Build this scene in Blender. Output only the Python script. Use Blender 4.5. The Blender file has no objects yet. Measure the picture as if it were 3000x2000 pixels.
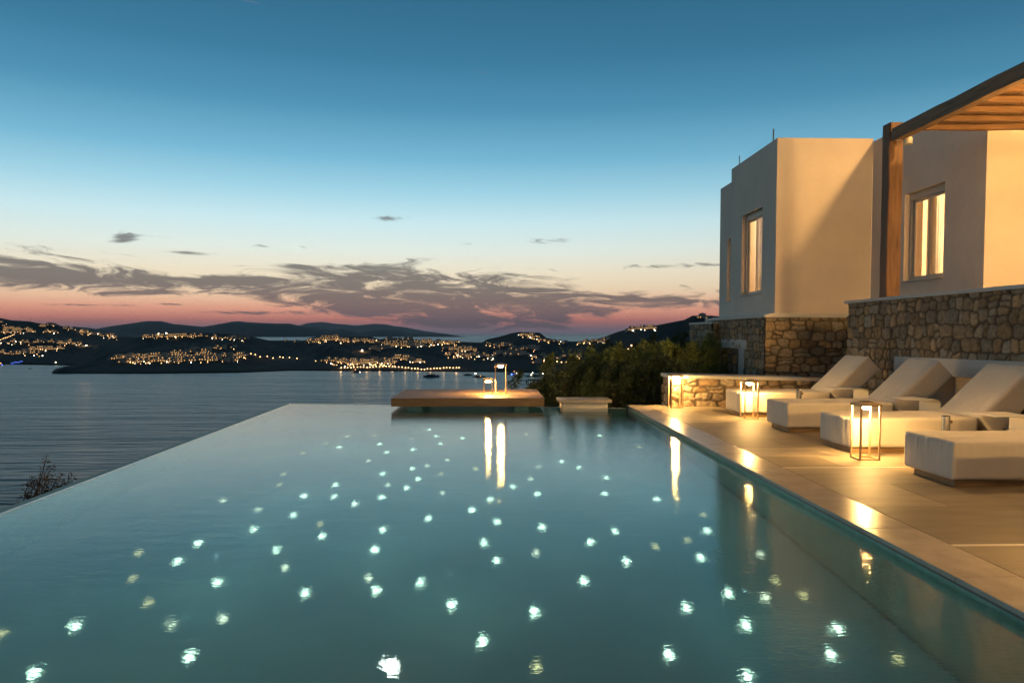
import bpy, bmesh, math, random
import numpy as np
from mathutils import Vector, Matrix, noise
R = math.radians
random.seed(7); rng = np.random.default_rng(7)

# ---------------------------------------------------------------- camera
sc = bpy.context.scene
EYE = 1.25
YAW, PITCH, LENS, SHIFT = R(1.59), R(2.6), 26.0, 77/3000
cam = bpy.data.cameras.new('camera'); camo = bpy.data.objects.new('camera', cam)
sc.collection.objects.link(camo); sc.camera = camo
camo.location = (0, 0, EYE); camo.rotation_euler = (math.pi/2 - PITCH, 0, -YAW)
cam.lens = LENS; cam.sensor_width = 36; cam.shift_y = SHIFT; cam.clip_end = 300000; cam.clip_start = .05

# ---------------------------------------------------------------- sky
world = bpy.data.worlds.new('World'); sc.world = world; world.use_nodes = True
def build_sky():
    nt = world.node_tree; nt.nodes.clear(); N = nt.nodes.new; L = nt.links.new
    out = N('ShaderNodeOutputWorld'); bg = N('ShaderNodeBackground'); L(bg.outputs[0], out.inputs[0])
    tc = N('ShaderNodeTexCoord'); sep = N('ShaderNodeSeparateXYZ'); L(tc.outputs['Generated'], sep.inputs[0])
    def m(op, a, b=None, c=None, clamp=False):
        n = N('ShaderNodeMath'); n.operation = op; n.use_clamp = clamp
        for i, v in enumerate((a, b, c)):
            if v is None: continue
            if isinstance(v, (int, float)): n.inputs[i].default_value = v
            else: L(v, n.inputs[i])
        return n.outputs[0]
    z = sep.outputs[2]
    el = m('MULTIPLY', m('ARCSINE', z), 180/math.pi)
    ramp = N('ShaderNodeValToRGB'); cr = ramp.color_ramp
    L(m('DIVIDE', el, 60.0, clamp=True), ramp.inputs[0])
    def lin(c): return tuple(((v/255+.055)/1.055)**2.4 if v > 10 else v/255/12.92 for v in c)
    stops = [(0, (112, 108, 122)), (.5, (140, 112, 120)), (1.1, (205, 126, 112)), (1.9, (228, 160, 132)), (2.6, (230, 186, 152)), (3.5, (226, 204, 172)),
             (4.6, (224, 212, 186)), (6.3, (208, 217, 208)), (8.4, (184, 212, 217)), (10.6, (146, 192, 208)), (13, (108, 166, 192)), (16.5, (72, 132, 163)),
             (20, (54, 110, 141)), (25, (42, 92, 120)), (34, (38, 68, 92)), (55, (30, 46, 62))]
    while len(cr.elements) > 1: cr.elements.remove(cr.elements[0])
    cr.elements[0].position = 0; cr.elements[0].color = (*lin(stops[0][1]), 1)
    for e, c in stops[1:]:
        k = cr.elements.new(e/60); k.color = (*lin(c), 1)
    # azimuth falloff away from the afterglow
    dot = m('ADD', m('MULTIPLY', sep.outputs[0], -.28), m('MULTIPLY', sep.outputs[1], .96))
    az = m('ADD', m('MULTIPLY', m('POWER', m('MULTIPLY_ADD', dot, .5, .5), 1.4), .84), .42)
    # clouds: streaky layered noise on the sky sphere
    mp = N('ShaderNodeCombineXYZ')
    azim = m('MULTIPLY', m('ARCTAN2', sep.outputs[0], sep.outputs[1]), 180/math.pi)
    L(m('MULTIPLY', azim, .15), mp.inputs[0]); L(m('MULTIPLY_ADD', azim, .035, m('MULTIPLY', el, .72)), mp.inputs[1])
    warp = N('ShaderNodeTexNoise'); warp.inputs['Scale'].default_value = .55; warp.inputs['Detail'].default_value = 3
    L(mp.outputs[0], warp.inputs['Vector'])
    va = N('ShaderNodeVectorMath'); va.operation = 'MULTIPLY_ADD'; L(warp.outputs['Color'], va.inputs[0])
    va.inputs[1].default_value = (2.6, 1.5, 0); L(mp.outputs[0], va.inputs[2])
    n1 = N('ShaderNodeTexNoise'); n1.inputs['Scale'].default_value = 1.8; n1.inputs['Detail'].default_value = 12
    n1.inputs['Roughness'].default_value = .68; n1.inputs['Distortion'].default_value = .45; L(va.outputs[0], n1.inputs['Vector'])
    # cloud band: dense from 1 to 4.5 degrees, thinning above; bank rises near the middle
    def rampf(v, pts):
        n = N('ShaderNodeValToRGB'); L(v, n.inputs[0]); e = n.color_ramp.elements
        while len(e) > 1: e.remove(e[0])
        e[0].position = pts[0][0]; e[0].color = (pts[0][1],)*3 + (1,)
        for p, q in pts[1:]:
            k = e.new(p); k.color = (q,)*3 + (1,)
        return n.outputs[0]
    A01 = m('DIVIDE', m('ADD', azim, 40), 80, clamp=True)
    def prof_(pts): return m('MULTIPLY', rampf(A01, [((a+40)/80, v/8) for a, v in pts]), 8)
    top = prof_([(-40, 5.2), (-33, 5.5), (-25, 4.9), (-21, 4.2), (-16, 4.6), (-11, 5.6), (-5, 5.3), (1.6, 4.8), (7, 3.7), (14.6, 3.1), (20, 3.3), (30, 3)])
    bot = prof_([(-40, 2.5), (-33, 2.7), (-25, 2.6), (-19, 2.6), (-14, 1.9), (-10, .9), (-5, .2), (5, .1), (8, 1.1), (11, 1.7), (17, 1.9), (30, 1)])
    ins = m('MINIMUM', m('SUBTRACT', top, el), m('MULTIPLY', m('SUBTRACT', el, bot), 1.4))
    ins = rampf(m('DIVIDE', m('ADD', ins, 2), 4, clamp=True), [(0, 0), (.35, .06), (.5, .13), (.62, .24), (.8, .31), (1, .33)])
    wis = None
    for (a0, e0, sa, se, amp) in ((-26.0, 6.6, .8, .55, .24), (-19, 1.55, 5.5, .2, .24), (-29, 1.95, 2.6, .1, .26), (-23, 2.1, 1.6, .09, .22), (-9, 1.9, 3.0, .25, .15), (-21.8, 5.8, 1.9, .32, .25), (-14, 5.0, 2.0, .22, .25), (-8.6, 8.7, 2.6, .3, .2), (5.2, 7.2, 1.8, .3, .22), (-1, 6.9, 3.2, .3, .18), (13, 5.1, 4.5, .25, .22), (-19.5, 3.9, 3, .3, .2), (-16, 6.4, 2.5, .2, .15)):
        g = m('ADD', m('POWER', m('ABSOLUTE', m('DIVIDE', m('SUBTRACT', azim, a0), sa)), 2), m('POWER', m('ABSOLUTE', m('DIVIDE', m('SUBTRACT', el, e0), se)), 2))
        g = m('MULTIPLY', m('EXPONENT', m('MULTIPLY', g, -1)), amp); wis = g if wis is None else m('ADD', wis, g)
    v = m('ADD', m('ADD', m('SUBTRACT', n1.outputs['Fac'], .12), ins), wis)
    cm = N('ShaderNodeMapRange'); cm.interpolation_type = 'SMOOTHSTEP'; L(v, cm.inputs[0])
    cm.inputs[1].default_value = .52; cm.inputs[2].default_value = .70; cm.inputs[3].default_value = 0; cm.inputs[4].default_value = .9
    ccol = N('ShaderNodeValToRGB'); L(m('DIVIDE', el, 8, clamp=True), ccol.inputs[0])
    e = ccol.color_ramp.elements
    e[0].position = 0; e[0].color = (*lin((100, 90, 100)), 1); e[1].position = 1; e[1].color = (*lin((112, 118, 118)), 1)
    k = e.new(.3); k.color = (*lin((106, 92, 92)), 1); k = e.new(.55); k.color = (*lin((104, 98, 95)), 1)
    mix = N('ShaderNodeMix'); mix.data_type = 'RGBA'
    L(cm.outputs[0], mix.inputs['Factor']); L(ramp.outputs[0], mix.inputs['A']); L(ccol.outputs[0], mix.inputs['B'])
    sc_ = N('ShaderNodeVectorMath'); sc_.operation = 'SCALE'; L(mix.outputs['Result'], sc_.inputs[0]); L(az, sc_.inputs['Scale'])
    L(sc_.outputs[0], bg.inputs[0]); bg.inputs[1].default_value = 1.0
build_sky()
sc.view_settings.view_transform = 'Standard'; sc.view_settings.look = 'None'
sc.view_settings.exposure = .12; sc.view_settings.gamma = 1
sc.cycles.max_bounces = 8; sc.cycles.transmission_bounces = 6; sc.cycles.glossy_bounces = 4; sc.cycles.diffuse_bounces = 4
sc.cycles.transparent_max_bounces = 12; sc.cycles.sample_clamp_indirect = 4; sc.cycles.use_denoising = True
sc.cycles.caustics_refractive = True; sc.cycles.blur_glossy = .3

# ---------------------------------------------------------------- rays
FPX, PPY = 3000*LENS/36, 1077.0
_f = Vector((math.sin(YAW)*math.cos(PITCH), math.cos(YAW)*math.cos(PITCH), -math.sin(PITCH)))
_r = Vector((math.cos(YAW), -math.sin(YAW), 0)); _u = _r.cross(_f)
C0 = Vector((0, 0, EYE))
def ray(px, py): return _f + _r*((px-1500)/FPX) + _u*((PPY-py)/FPX)
def onz(px, py, z):
    d = ray(px, py); return C0 + d*((z-EYE)/d.z)
def onY(px, py, Y):
    d = ray(px, py); return C0 + d*(Y/d.y)

# ---------------------------------------------------------------- helpers
COL = sc.collection
def tag(o, label=None, cat=None, group=None, kind=None):
    if label: o['label'] = label
    if cat: o['category'] = cat
    if group: o['group'] = group
    if kind: o['kind'] = kind
    return o
def empty(name, loc=(0, 0, 0), rz=0, label=None, cat=None, group=None):
    o = bpy.data.objects.new(name, None); COL.objects.link(o); o.location = loc; o.rotation_euler = (0, 0, rz)
    o.empty_display_size = .1
    return tag(o, label, cat, group)
class MB:
    def __init__(s): s.v = []; s.f = []
    def quad(s, *p):
        n = len(s.v); s.v += [tuple(q) for q in p]; s.f.append(tuple(range(n, n+len(p)))); return s
    def box(s, x0, y0, z0, x1, y1, z1):
        n = len(s.v)
        s.v += [(x, y, z) for z in (z0, z1) for y in (y0, y1) for x in (x0, x1)]
        s.f += [tuple(n+i for i in q) for q in ((0, 2, 3, 1), (4, 5, 7, 6), (0, 1, 5, 4), (2, 6, 7, 3), (0, 4, 6, 2), (1, 3, 7, 5))]
        return s
    def bar(s, a, b, r, r2=None, n=6, cap=True):
        a, b = Vector(a), Vector(b); d = (b-a).normalized(); r2 = r if r2 is None else r2
        x = d.orthogonal().normalized(); y = d.cross(x); k = len(s.v)
        for c, q in ((a, r), (b, r2)):
            for i in range(n):
                t = 2*math.pi*i/n; s.v.append(tuple(c + x*math.cos(t)*q + y*math.sin(t)*q))
        for i in range(n): j = (i+1) % n; s.f.append((k+i, k+j, k+n+j, k+n+i))
        if cap: s.f += [tuple(range(k+n-1, k-1, -1)), tuple(range(k+n, k+2*n))]
        return s
    def lathe(s, c, prof, n=16):
        k = len(s.v)
        for (r, z) in prof:
            for i in range(n):
                t = 2*math.pi*i/n; s.v.append((c[0]+r*math.cos(t), c[1]+r*math.sin(t), c[2]+z))
        for j in range(len(prof)-1):
            for i in range(n):
                q = (i+1) % n; s.f.append((k+j*n+i, k+j*n+q, k+(j+1)*n+q, k+(j+1)*n+i))
        s.f += [tuple(range(k+n-1, k-1, -1)), tuple(range(k+(len(prof)-1)*n, k+len(prof)*n))]
        return s
    def prism(s, poly, z0, z1):
        n = len(poly); k = len(s.v)
        s.v += [(p[0], p[1], z0) for p in poly] + [(p[0], p[1], z1) for p in poly]
        s.f += [tuple(range(k+n-1, k-1, -1)), tuple(range(k+n, k+2*n))]
        for i in range(n): j = (i+1) % n; s.f.append((k+i, k+j, k+n+j, k+n+i))
        return s
    def build(s, name, mat, parent=None, bevel=0, smooth=False, seg=2):
        me = bpy.data.meshes.new(name); me.from_pydata(s.v, [], s.f); me.update()
        if bevel or True:
            bm = bmesh.new(); bm.from_mesh(me)
            if len(s.f) > 1: bmesh.ops.recalc_face_normals(bm, faces=bm.faces)
            if bevel:
                es = [e for e in bm.edges if len(e.link_faces) == 2 and e.calc_face_angle(0) > .6]
                bmesh.ops.bevel(bm, geom=es, offset=bevel, segments=seg, profile=.6, affect='EDGES')
            bm.to_mesh(me); bm.free()
        if smooth:
            for p in me.polygons: p.use_smooth = True
        me.materials.append(mat)
        o = bpy.data.objects.new(name, me); COL.objects.link(o)
        if parent: o.parent = parent
        return o
def npmesh(name, V, Fc, mat, parent=None, smooth=True, col=None):
    me = bpy.data.meshes.new(name); me.from_pydata([tuple(map(float, v)) for v in V], [], [tuple(map(int, f)) for f in Fc]); me.update()
    if smooth: me.polygons.foreach_set('use_smooth', [True]*len(me.polygons))
    if col is not None:
        a = me.color_attributes.new('tone', 'FLOAT_COLOR', 'POINT')
        a.data.foreach_set('color', np.c_[col, np.ones(len(col))].astype(np.float32).ravel())
    me.materials.append(mat)
    o = bpy.data.objects.new(name, me); COL.objects.link(o)
    if parent: o.parent = parent
    return o
def kids(o): return list(o.children)
def copy_tree(o, parent=None):
    c = o.copy(); COL.objects.link(c)
    if parent: c.parent = parent
    for ch in kids(o):
        if ch.type != 'LIGHT': copy_tree(ch, c)
    return c

# ---------------------------------------------------------------- materials
def mat(name, col, rough=.6, metal=0, var=0, vscale=4, bump=0, bscale=20, bdist=.01, spec=.5, stretch=(1, 1, 1), detail=5, attr=None, col2=None, island=0):
    m = bpy.data.materials.new(name); m.use_nodes = True; nt = m.node_tree; b = nt.nodes['Principled BSDF']
    N = nt.nodes.new; L = nt.links.new
    b.inputs['Base Color'].default_value = (*col, 1); b.inputs['Roughness'].default_value = rough; b.inputs['Metallic'].default_value = metal
    b.inputs['Specular IOR Level'].default_value = spec
    tc = N('ShaderNodeTexCoord'); mp = N('ShaderNodeMapping'); mp.inputs['Scale'].default_value = stretch
    geo = N('ShaderNodeNewGeometry'); L(geo.outputs['Position'] if False else tc.outputs['Object'], mp.inputs[0])
    if var or attr or col2:
        n = N('ShaderNodeTexNoise'); n.inputs['Scale'].default_value = vscale; n.inputs['Detail'].default_value = detail
        n.inputs['Roughness'].default_value = .6
        L(mp.outputs[0], n.inputs['Vector'])
        if col2:
            mx = N('ShaderNodeMix'); mx.data_type = 'RGBA'; rr = N('ShaderNodeMapRange'); L(n.outputs['Fac'], rr.inputs[0])
            rr.inputs[1].default_value = .35; rr.inputs[2].default_value = .65
            L(rr.outputs[0], mx.inputs['Factor']); mx.inputs['A'].default_value = (*col, 1); mx.inputs['B'].default_value = (*col2, 1)
            src = mx.outputs['Result']
        elif attr:
            a = N('ShaderNodeAttribute'); a.attribute_name = attr; src = a.outputs['Color']
        else:
            c = N('ShaderNodeRGB'); c.outputs[0].default_value = (*col, 1); src = c.outputs[0]
        if var:
            r = N('ShaderNodeMapRange'); L(n.outputs['Fac'], r.inputs[0])
            r.inputs[1].default_value = .3; r.inputs[2].default_value = .7; r.inputs[3].default_value = 1-var; r.inputs[4].default_value = 1+var
            s = N('ShaderNodeVectorMath'); s.operation = 'SCALE'; L(src, s.inputs[0]); L(r.outputs[0], s.inputs['Scale']); src = s.outputs[0]
        if island:
            ri = N('ShaderNodeMapRange'); L(geo.outputs['Random Per Island'], ri.inputs[0]); ri.inputs[3].default_value = 1-island; ri.inputs[4].default_value = 1+island
            s2 = N('ShaderNodeVectorMath'); s2.operation = 'SCALE'; L(src, s2.inputs[0]); L(ri.outputs[0], s2.inputs['Scale']); src = s2.outputs[0]
        L(src, b.inputs['Base Color'])
    if bump:
        n2 = N('ShaderNodeTexNoise'); n2.inputs['Scale'].default_value = bscale; n2.inputs['Detail'].default_value = 6; L(mp.outputs[0], n2.inputs['Vector'])
        bp = N('ShaderNodeBump'); bp.inputs['Strength'].default_value = bump; bp.inputs['Distance'].default_value = bdist
        L(n2.outputs['Fac'], bp.inputs['Height']); L(bp.outputs[0], b.inputs['Normal'])
    return m
def emis(name, col, s, sample=False):
    m = bpy.data.materials.new(name); m.use_nodes = True; nt = m.node_tree; nt.nodes.clear()
    e = nt.nodes.new('ShaderNodeEmission'); o = nt.nodes.new('ShaderNodeOutputMaterial')
    e.inputs[0].default_value = (*col, 1); e.inputs[1].default_value = s; nt.links.new(e.outputs[0], o.inputs[0])
    m.cycles.emission_sampling = 'AUTO' if sample else 'NONE'
    return m
WARM = (1, .58, .20)
M = dict(
    plaster=mat('plaster', (.84, .71, .575), .85, var=.08, vscale=.9, bump=.25, bscale=9, bdist=.02),
    white=mat('white_coping', (.66, .63, .57), .7, var=.06, vscale=3, bump=.2, bscale=25),
    stone=mat('rubble_stone', (.3, .25, .2), .85, attr='tone', var=.34, vscale=18, bump=1, bscale=38, bdist=.02),
    wood=mat('teak', (.27, .165, .075), .5, var=.4, vscale=3, bump=.3, bscale=14, bdist=.006, stretch=(1.2, 22, 22)),
    post=mat('weathered_timber', (.19, .095, .042), .65, var=.45, vscale=2.5, bump=.6, bscale=6, bdist=.012, stretch=(9, 9, .7)),
    rafter=mat('rafter_timber', (.24, .125, .05), .65, var=.35, vscale=2.5, bump=.5, bscale=8, bdist=.01, stretch=(.8, 9, 9)),
    beam=mat('beam_timber', (.24, .15, .08), .7, var=.4, vscale=2.5, bump=.6, bscale=8, bdist=.012, stretch=(9, .8, 9)),
    cane=mat('cane', (.34, .21, .10), .6, var=.4, vscale=5),
    canvas=mat('canvas', (.78, .70, .57), .8, var=.04, vscale=3, bump=.3, bscale=14, bdist=.012, stretch=(1, 3, 1)),
    tile=mat('terrace_tile', (.26, .215, .155), .55, spec=.3, var=.16, vscale=1.6, bump=.08, bscale=30, bdist=.004, stretch=(1, 5, 1), detail=8, island=.22),
    strip=mat('joint_strip', (.62, .56, .45), .5),
    grout=mat('grout', (.10, .08, .06), .8),
    coping=mat('coping_stone', (.46, .395, .315), .27, var=.14, vscale=5, bump=.12, bscale=60, bdist=.003, detail=8, island=.12),
    edge=mat('coping_edge', (.16, .13, .12), .6),
    pooltile=mat('pool_tile', (.48, .66, .58), .5, var=.10, vscale=.7),
    poolwall=mat('pool_wall_tile', (.20, .36, .31), .5, var=.15, vscale=14, stretch=(1, 1, .3)),
    lantern=mat('lantern_frame', (.55, .38, .20), .5, metal=0, var=.08),
    solar=mat('solar_panel', (.02, .02, .03), .25),
    steel=mat('polished_steel', (.6, .58, .52), .18, metal=1),
    tablem=mat('powder_coated_metal', (.66, .62, .55), .45),
    hill=mat('dry_scrub_ground', (.030, .026, .014), .95, var=.5, vscale=.03, detail=9, col2=(.014, .016, .009)),
    isle=mat('far_island_rock', (.085, .085, .07), 1, var=.2, vscale=.001),
    ground=mat('garden_soil', (.06, .05, .035), .95, var=.4, vscale=2),
    leaf=mat('tamarisk_leaf', (.17, .21, .05), .6, var=.4, vscale=1.2),
    leaf2=mat('tamarisk_leaf_dark', (.06, .085, .028), .6, var=.4, vscale=1.2),
    bark=mat('bark', (.08, .055, .035), .9),
    drystem=mat('dry_leaf', (.16, .09, .045), .8, var=.4, vscale=20),
    housew=mat('far_whitewash', (.40, .37, .33), .85, var=.3, vscale=.05),
    housed=mat('far_stone_wall', (.16, .14, .11), .9, var=.2, vscale=.3),
    boat=mat('boat_hull', (.10, .11, .12), .4), boatw=mat('boat_white', (.35, .36, .38), .4),
    frame=mat('window_frame', (.62, .56, .47), .5), dark=mat('dark_void', (.02, .018, .015), .9),
    curtain=mat('curtain', (.8, .76, .66), .9),
    rail=mat('rail_metal', (.12, .12, .13), .4),
    lampwhite=mat('spot_white', (.7, .62, .5), .5),
)
E_lantern = emis('lantern_glow', (1, .57, .18), 1100, True)
E_win = emis('lit_window_warm', (1, .50, .16), .95); E_win2 = emis('lit_window_pale', (1, .62, .28), .8); E_win3 = emis('lit_window_green', (.55, .95, .7), 1.2)
E_lamp = emis('lamp_glow_warm', (1, .56, .22), 8); E_lampw = emis('lamp_glow_white', (1, .85, .58), 20); E_blue = emis('lamp_glow_blue', (.1, .2, 1), 4)
E_lampo = emis('lamp_glow_orange', (1, .45, .16), 5)

def glass_mat():
    m = bpy.data.materials.new('window_glass'); m.use_nodes = True; nt = m.node_tree; nt.nodes.clear(); N = nt.nodes.new; L = nt.links.new
    o = N('ShaderNodeOutputMaterial'); t = N('ShaderNodeBsdfTransparent'); g = N('ShaderNodeBsdfGlossy'); g.inputs['Roughness'].default_value = .02
    f = N('ShaderNodeLayerWeight'); f.inputs[0].default_value = .5; pw = N('ShaderNodeMath'); pw.operation = 'POWER'; pw.inputs[1].default_value = 4; L(f.outputs['Facing'], pw.inputs[0])
    ma = N('ShaderNodeMath'); ma.operation = 'MULTIPLY_ADD'; L(pw.outputs[0], ma.inputs[0]); ma.inputs[1].default_value = .6; ma.inputs[2].default_value = .05; x = N('ShaderNodeMixShader')
    L(ma.outputs[0], x.inputs[0]); L(t.outputs[0], x.inputs[1]); L(g.outputs[0], x.inputs[2]); L(x.outputs[0], o.inputs[0]); return m
M['glass'] = glass_mat()
def curtain_mat():
    m = bpy.data.materials.new('curtain_cloth'); m.use_nodes = True; nt = m.node_tree; nt.nodes.clear(); N = nt.nodes.new; L = nt.links.new
    o = N('ShaderNodeOutputMaterial'); t = N('ShaderNodeBsdfTranslucent'); g = N('ShaderNodeBsdfDiffuse'); x = N('ShaderNodeMixShader'); x.inputs[0].default_value = .45
    for q in (t, g): q.inputs[0].default_value = (.85, .8, .68, 1)
    L(t.outputs[0], x.inputs[1]); L(g.outputs[0], x.inputs[2]); L(x.outputs[0], o.inputs[0]); return m
M['curtain'] = curtain_mat()
def water_mat(name, rough, layers, tint=(1, 1, 1)):
    m = bpy.data.materials.new(name); m.use_nodes = True; nt = m.node_tree; b = nt.nodes['Principled BSDF']; N = nt.nodes.new; L = nt.links.new
    b.inputs['Base Color'].default_value = (*tint, 1); b.inputs['Roughness'].default_value = rough
    b.inputs['IOR'].default_value = 1.33; b.inputs['Transmission Weight'].default_value = 1
    tc = N('ShaderNodeTexCoord'); prev = None
    for (scale, stretch, strength, dist) in layers:
        mp = N('ShaderNodeMapping'); mp.inputs['Scale'].default_value = stretch; L(tc.outputs['Object'], mp.inputs[0])
        n = N('ShaderNodeTexNoise'); n.inputs['Scale'].default_value = scale; n.inputs['Detail'].default_value = 3; L(mp.outputs[0], n.inputs['Vector'])
        bp = N('ShaderNodeBump'); bp.inputs['Strength'].default_value = strength; bp.inputs['Distance'].default_value = dist
        L(n.outputs['Fac'], bp.inputs['Height'])
        if prev: L(prev, bp.inputs['Normal'])
        prev = bp.outputs[0]
    L(prev, b.inputs['Normal']); return m
M['water'] = water_mat('pool_water', .03, [(1.2, (1, .7, 1), 1, .0035), (11, (.3, 1, 1), 1, .0013), (48, (.45, 1, 1), 1, .0014)], (.90, .98, .94))
def sea_mat():
    m = bpy.data.materials.new('sea_water'); m.use_nodes = True; nt = m.node_tree; b = nt.nodes['Principled BSDF']; N = nt.nodes.new; L = nt.links.new
    b.inputs['Base Color'].default_value = (.012, .075, .075, 1); b.inputs['Roughness'].default_value = .3; b.inputs['IOR'].default_value = 1.33
    tc = N('ShaderNodeTexCoord'); prev = None
    for (scale, stretch, dist) in ((.015, (.3, 1, 1), 5.0), (.07, (.14, 1, 1), 2.1), (.3, (.2, 1, 1), 1.2)):
        mp = N('ShaderNodeMapping'); mp.inputs['Scale'].default_value = stretch; L(tc.outputs['Object'], mp.inputs[0])
        n = N('ShaderNodeTexNoise'); n.inputs['Scale'].default_value = scale; n.inputs['Detail'].default_value = 5; L(mp.outputs[0], n.inputs['Vector'])
        bp = N('ShaderNodeBump'); bp.inputs['Distance'].default_value = dist; L(n.outputs['Fac'], bp.inputs['Height'])
        if prev: L(prev, bp.inputs['Normal'])
        prev = bp.outputs[0]
    L(prev, b.inputs['Normal']); return m
M['sea'] = sea_mat()
M['rim'] = mat('wet_rim', (.7, .68, .64), .12, spec=1)

# ---------------------------------------------------------------- sea, islands, coast
SEA = -44.0
def grid_sheet(name, cols, rows, P, m, **kw):
    V = [P(i, j) for j in range(rows) for i in range(cols)]
    Fc = [(j*cols+i, j*cols+i+1, (j+1)*cols+i+1, (j+1)*cols+i) for j in range(rows-1) for i in range(cols-1)]
    return npmesh(name, V, Fc, m, **kw)
sea = MB().quad((-90000, -3000, SEA), (90000, -3000, SEA), (90000, 60000, SEA), (-90000, 60000, SEA)).build('sea', M['sea'])
tag(sea, kind='structure')
def prof(pts):
    xs = [p[0] for p in pts]; ys = [p[1] for p in pts]
    return lambda x: float(np.interp(x, xs, ys))
def ridge_hill(name, pts, D, depth, m, step=6, rough=1.0, back=1.0):
    """a range of hills rising out of the sea: ridge heights by bearing, at distance D"""
    f = prof(pts); x0, x1 = pts[0][0], pts[-1][0]; cols = int((x1-x0)/step)+1; rows = 13
    def P(i, j):
        px = x0 + (x1-x0)*i/(cols-1); t = j/(rows-1)
        d = ray(px, f(px)); top = C0 + d*(D/d.y)
        h = max(0, top.z-SEA); s = math.sin(math.pi*t)**.8
        g = ray(px, 979); Y = D + (t-.5)*2*depth
        n = noise.noise(Vector((px*.02, t*4, 3)))*.12*rough*s*(1 if t < .5 else 1)
        hh = h*(s if t != .5 else 1)*(1 + (n if abs(t-.5) > .05 else .3*n))
        return (g.x/g.y*Y, Y, SEA - 4 + hh + (4 if s > .05 else 0))
    return tag(grid_sheet(name, cols, rows, P, m), kind='structure')
isl = [(221, 986), (240, 972), (293, 961), (361, 950), (429, 940.6), (476, 941), (510, 949), (595, 957), (640, 949), (701, 940.6), (765, 946), (850, 949), (902, 957), (970, 967),
       (1004, 964), (1030, 968), (1052, 975), (1106, 966), (1160, 967), (1208, 976), (1260, 976), (1310, 977.6), (1335, 982), (1362, 987.5)]
ridge_hill('island', isl, 13500, 1500, M['isle'])
ridge_hill('island', [(180, 975), (215, 955.5), (250, 959), (300, 966), (370, 976), (420, 984)], 7000, 800, M['isle'])
ridge_hill('mountain_range', [(840, 984), (861, 957), (902, 946), (946, 943), (990, 949), (1050, 953), (1096, 948), (1133, 950), (1157, 956), (1191, 959), (1242, 969), (1300, 977), (1370, 986)], 32000, 2500, M['isle'], rough=.6)
ridge_hill('mountain_range', [(200, 984), (300, 962), (370, 951), (400, 948), (450, 956), (520, 984)], 34000, 2500, M['isle'], rough=.6)

class Coast:
    """a hillside from shoreline to ridge, given by bearing"""
    def __init__(s, name, shore, ridge, depth, power=.85, step=4, seed=1, nz=1.0):
        s.sh, s.ri, s.dp, s.pw = prof(shore), prof(ridge), (depth if callable(depth) else (lambda x: depth)), power
        s.x0, s.x1 = shore[0][0], shore[-1][0]; cols = int((s.x1-s.x0)/step)+1; rows = 46; s.seed = seed; s.nz = nz
        def P(i, j):
            px = s.x0 + (s.x1-s.x0)*i/(cols-1)
            if j == 0:
                p = s.at(px, 0); return (p.x, p.y, SEA-3)
            if j <= 36: return tuple(s.at(px, (j-1)/35))
            p = s.at(px, 1); k = (j-36)/9
            return (p.x*(1+.25*k), p.y*(1+.25*k), p.z + (SEA-4-p.z)*k**1.5)
        tag(grid_sheet(name, cols, rows, P, M['hill']), kind='structure')
    def at(s, px, t, lift=0):
        ys, yr = s.sh(px), min(s.ri(px), s.sh(px)-.5)
        d0 = ray(px, ys); Ys = d0.y*(SEA-EYE)/d0.z
        n = noise.noise(Vector((px*.012, t*3, s.seed)))*.1 + noise.noise(Vector((px*.06, t*11, s.seed)))*.035
        tt = min(1, max(0, t**s.pw + s.nz*n*math.sin(math.pi*min(1, t))))
        y = ys + (yr-ys)*tt; Y = Ys + s.dp(px)*t
        d = ray(px, y); return C0 + d*(Y/d.y) + Vector((0, 0, lift))
    def find(s, px, y):
        best = min((abs(_py(s.at(px, k/60))-y), k/60) for k in range(61)); return s.at(px, best[1])
def _py(p):
    v = p-C0; return PPY - FPX*(v.dot(_u)/v.dot(_f))
ridgeL = [(-260, 925), (0, 931), (34, 938), (85, 941), (128, 949), (170, 952), (213, 963), (238, 971), (340, 986), (450, 990), (600, 998)]
coastL = Coast('hillside', [(-260, 1062), (0, 1067), (213, 1071), (420, 1075), (600, 1076)], ridgeL, 620, seed=1)
ridgeM = [(152, 1094), (170, 1084), (190, 1076), (217, 1072), (260, 1058), (310, 1035), (360, 1008), (400, 990), (425, 980), (531, 975), (617, 975), (663, 977), (723, 982), (787, 997), (893, 997), (912, 989), (977, 981),
          (990, 986), (1086, 986), (1113, 994), (1140, 988), (1208, 993), (1242, 1000), (1330, 1000), (1412, 1003), (1429, 993), (1463, 986), (1497, 976), (1521, 972), (1582, 974), (1600, 989),
          (1640, 999), (1700, 1000), (1733, 996), (1764, 989), (1806, 973), (1838, 964), (1918, 954), (1956, 946), (2004, 937), (2029, 924), (2080, 924), (2150, 930), (2400, 935)]
shoreM = [(152, 1095), (250, 1095), (450, 1095), (700, 1092), (850, 1086), (1000, 1087), (1480, 1090), (1600, 1093), (1700, 1110), (1900, 1140), (2400, 1150)]
coastM = Coast('headland', shoreM, ridgeM, prof([(152, 4), (185, 25), (217, 60), (260, 120), (330, 260), (430, 480), (2400, 480)]), seed=5)

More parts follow.
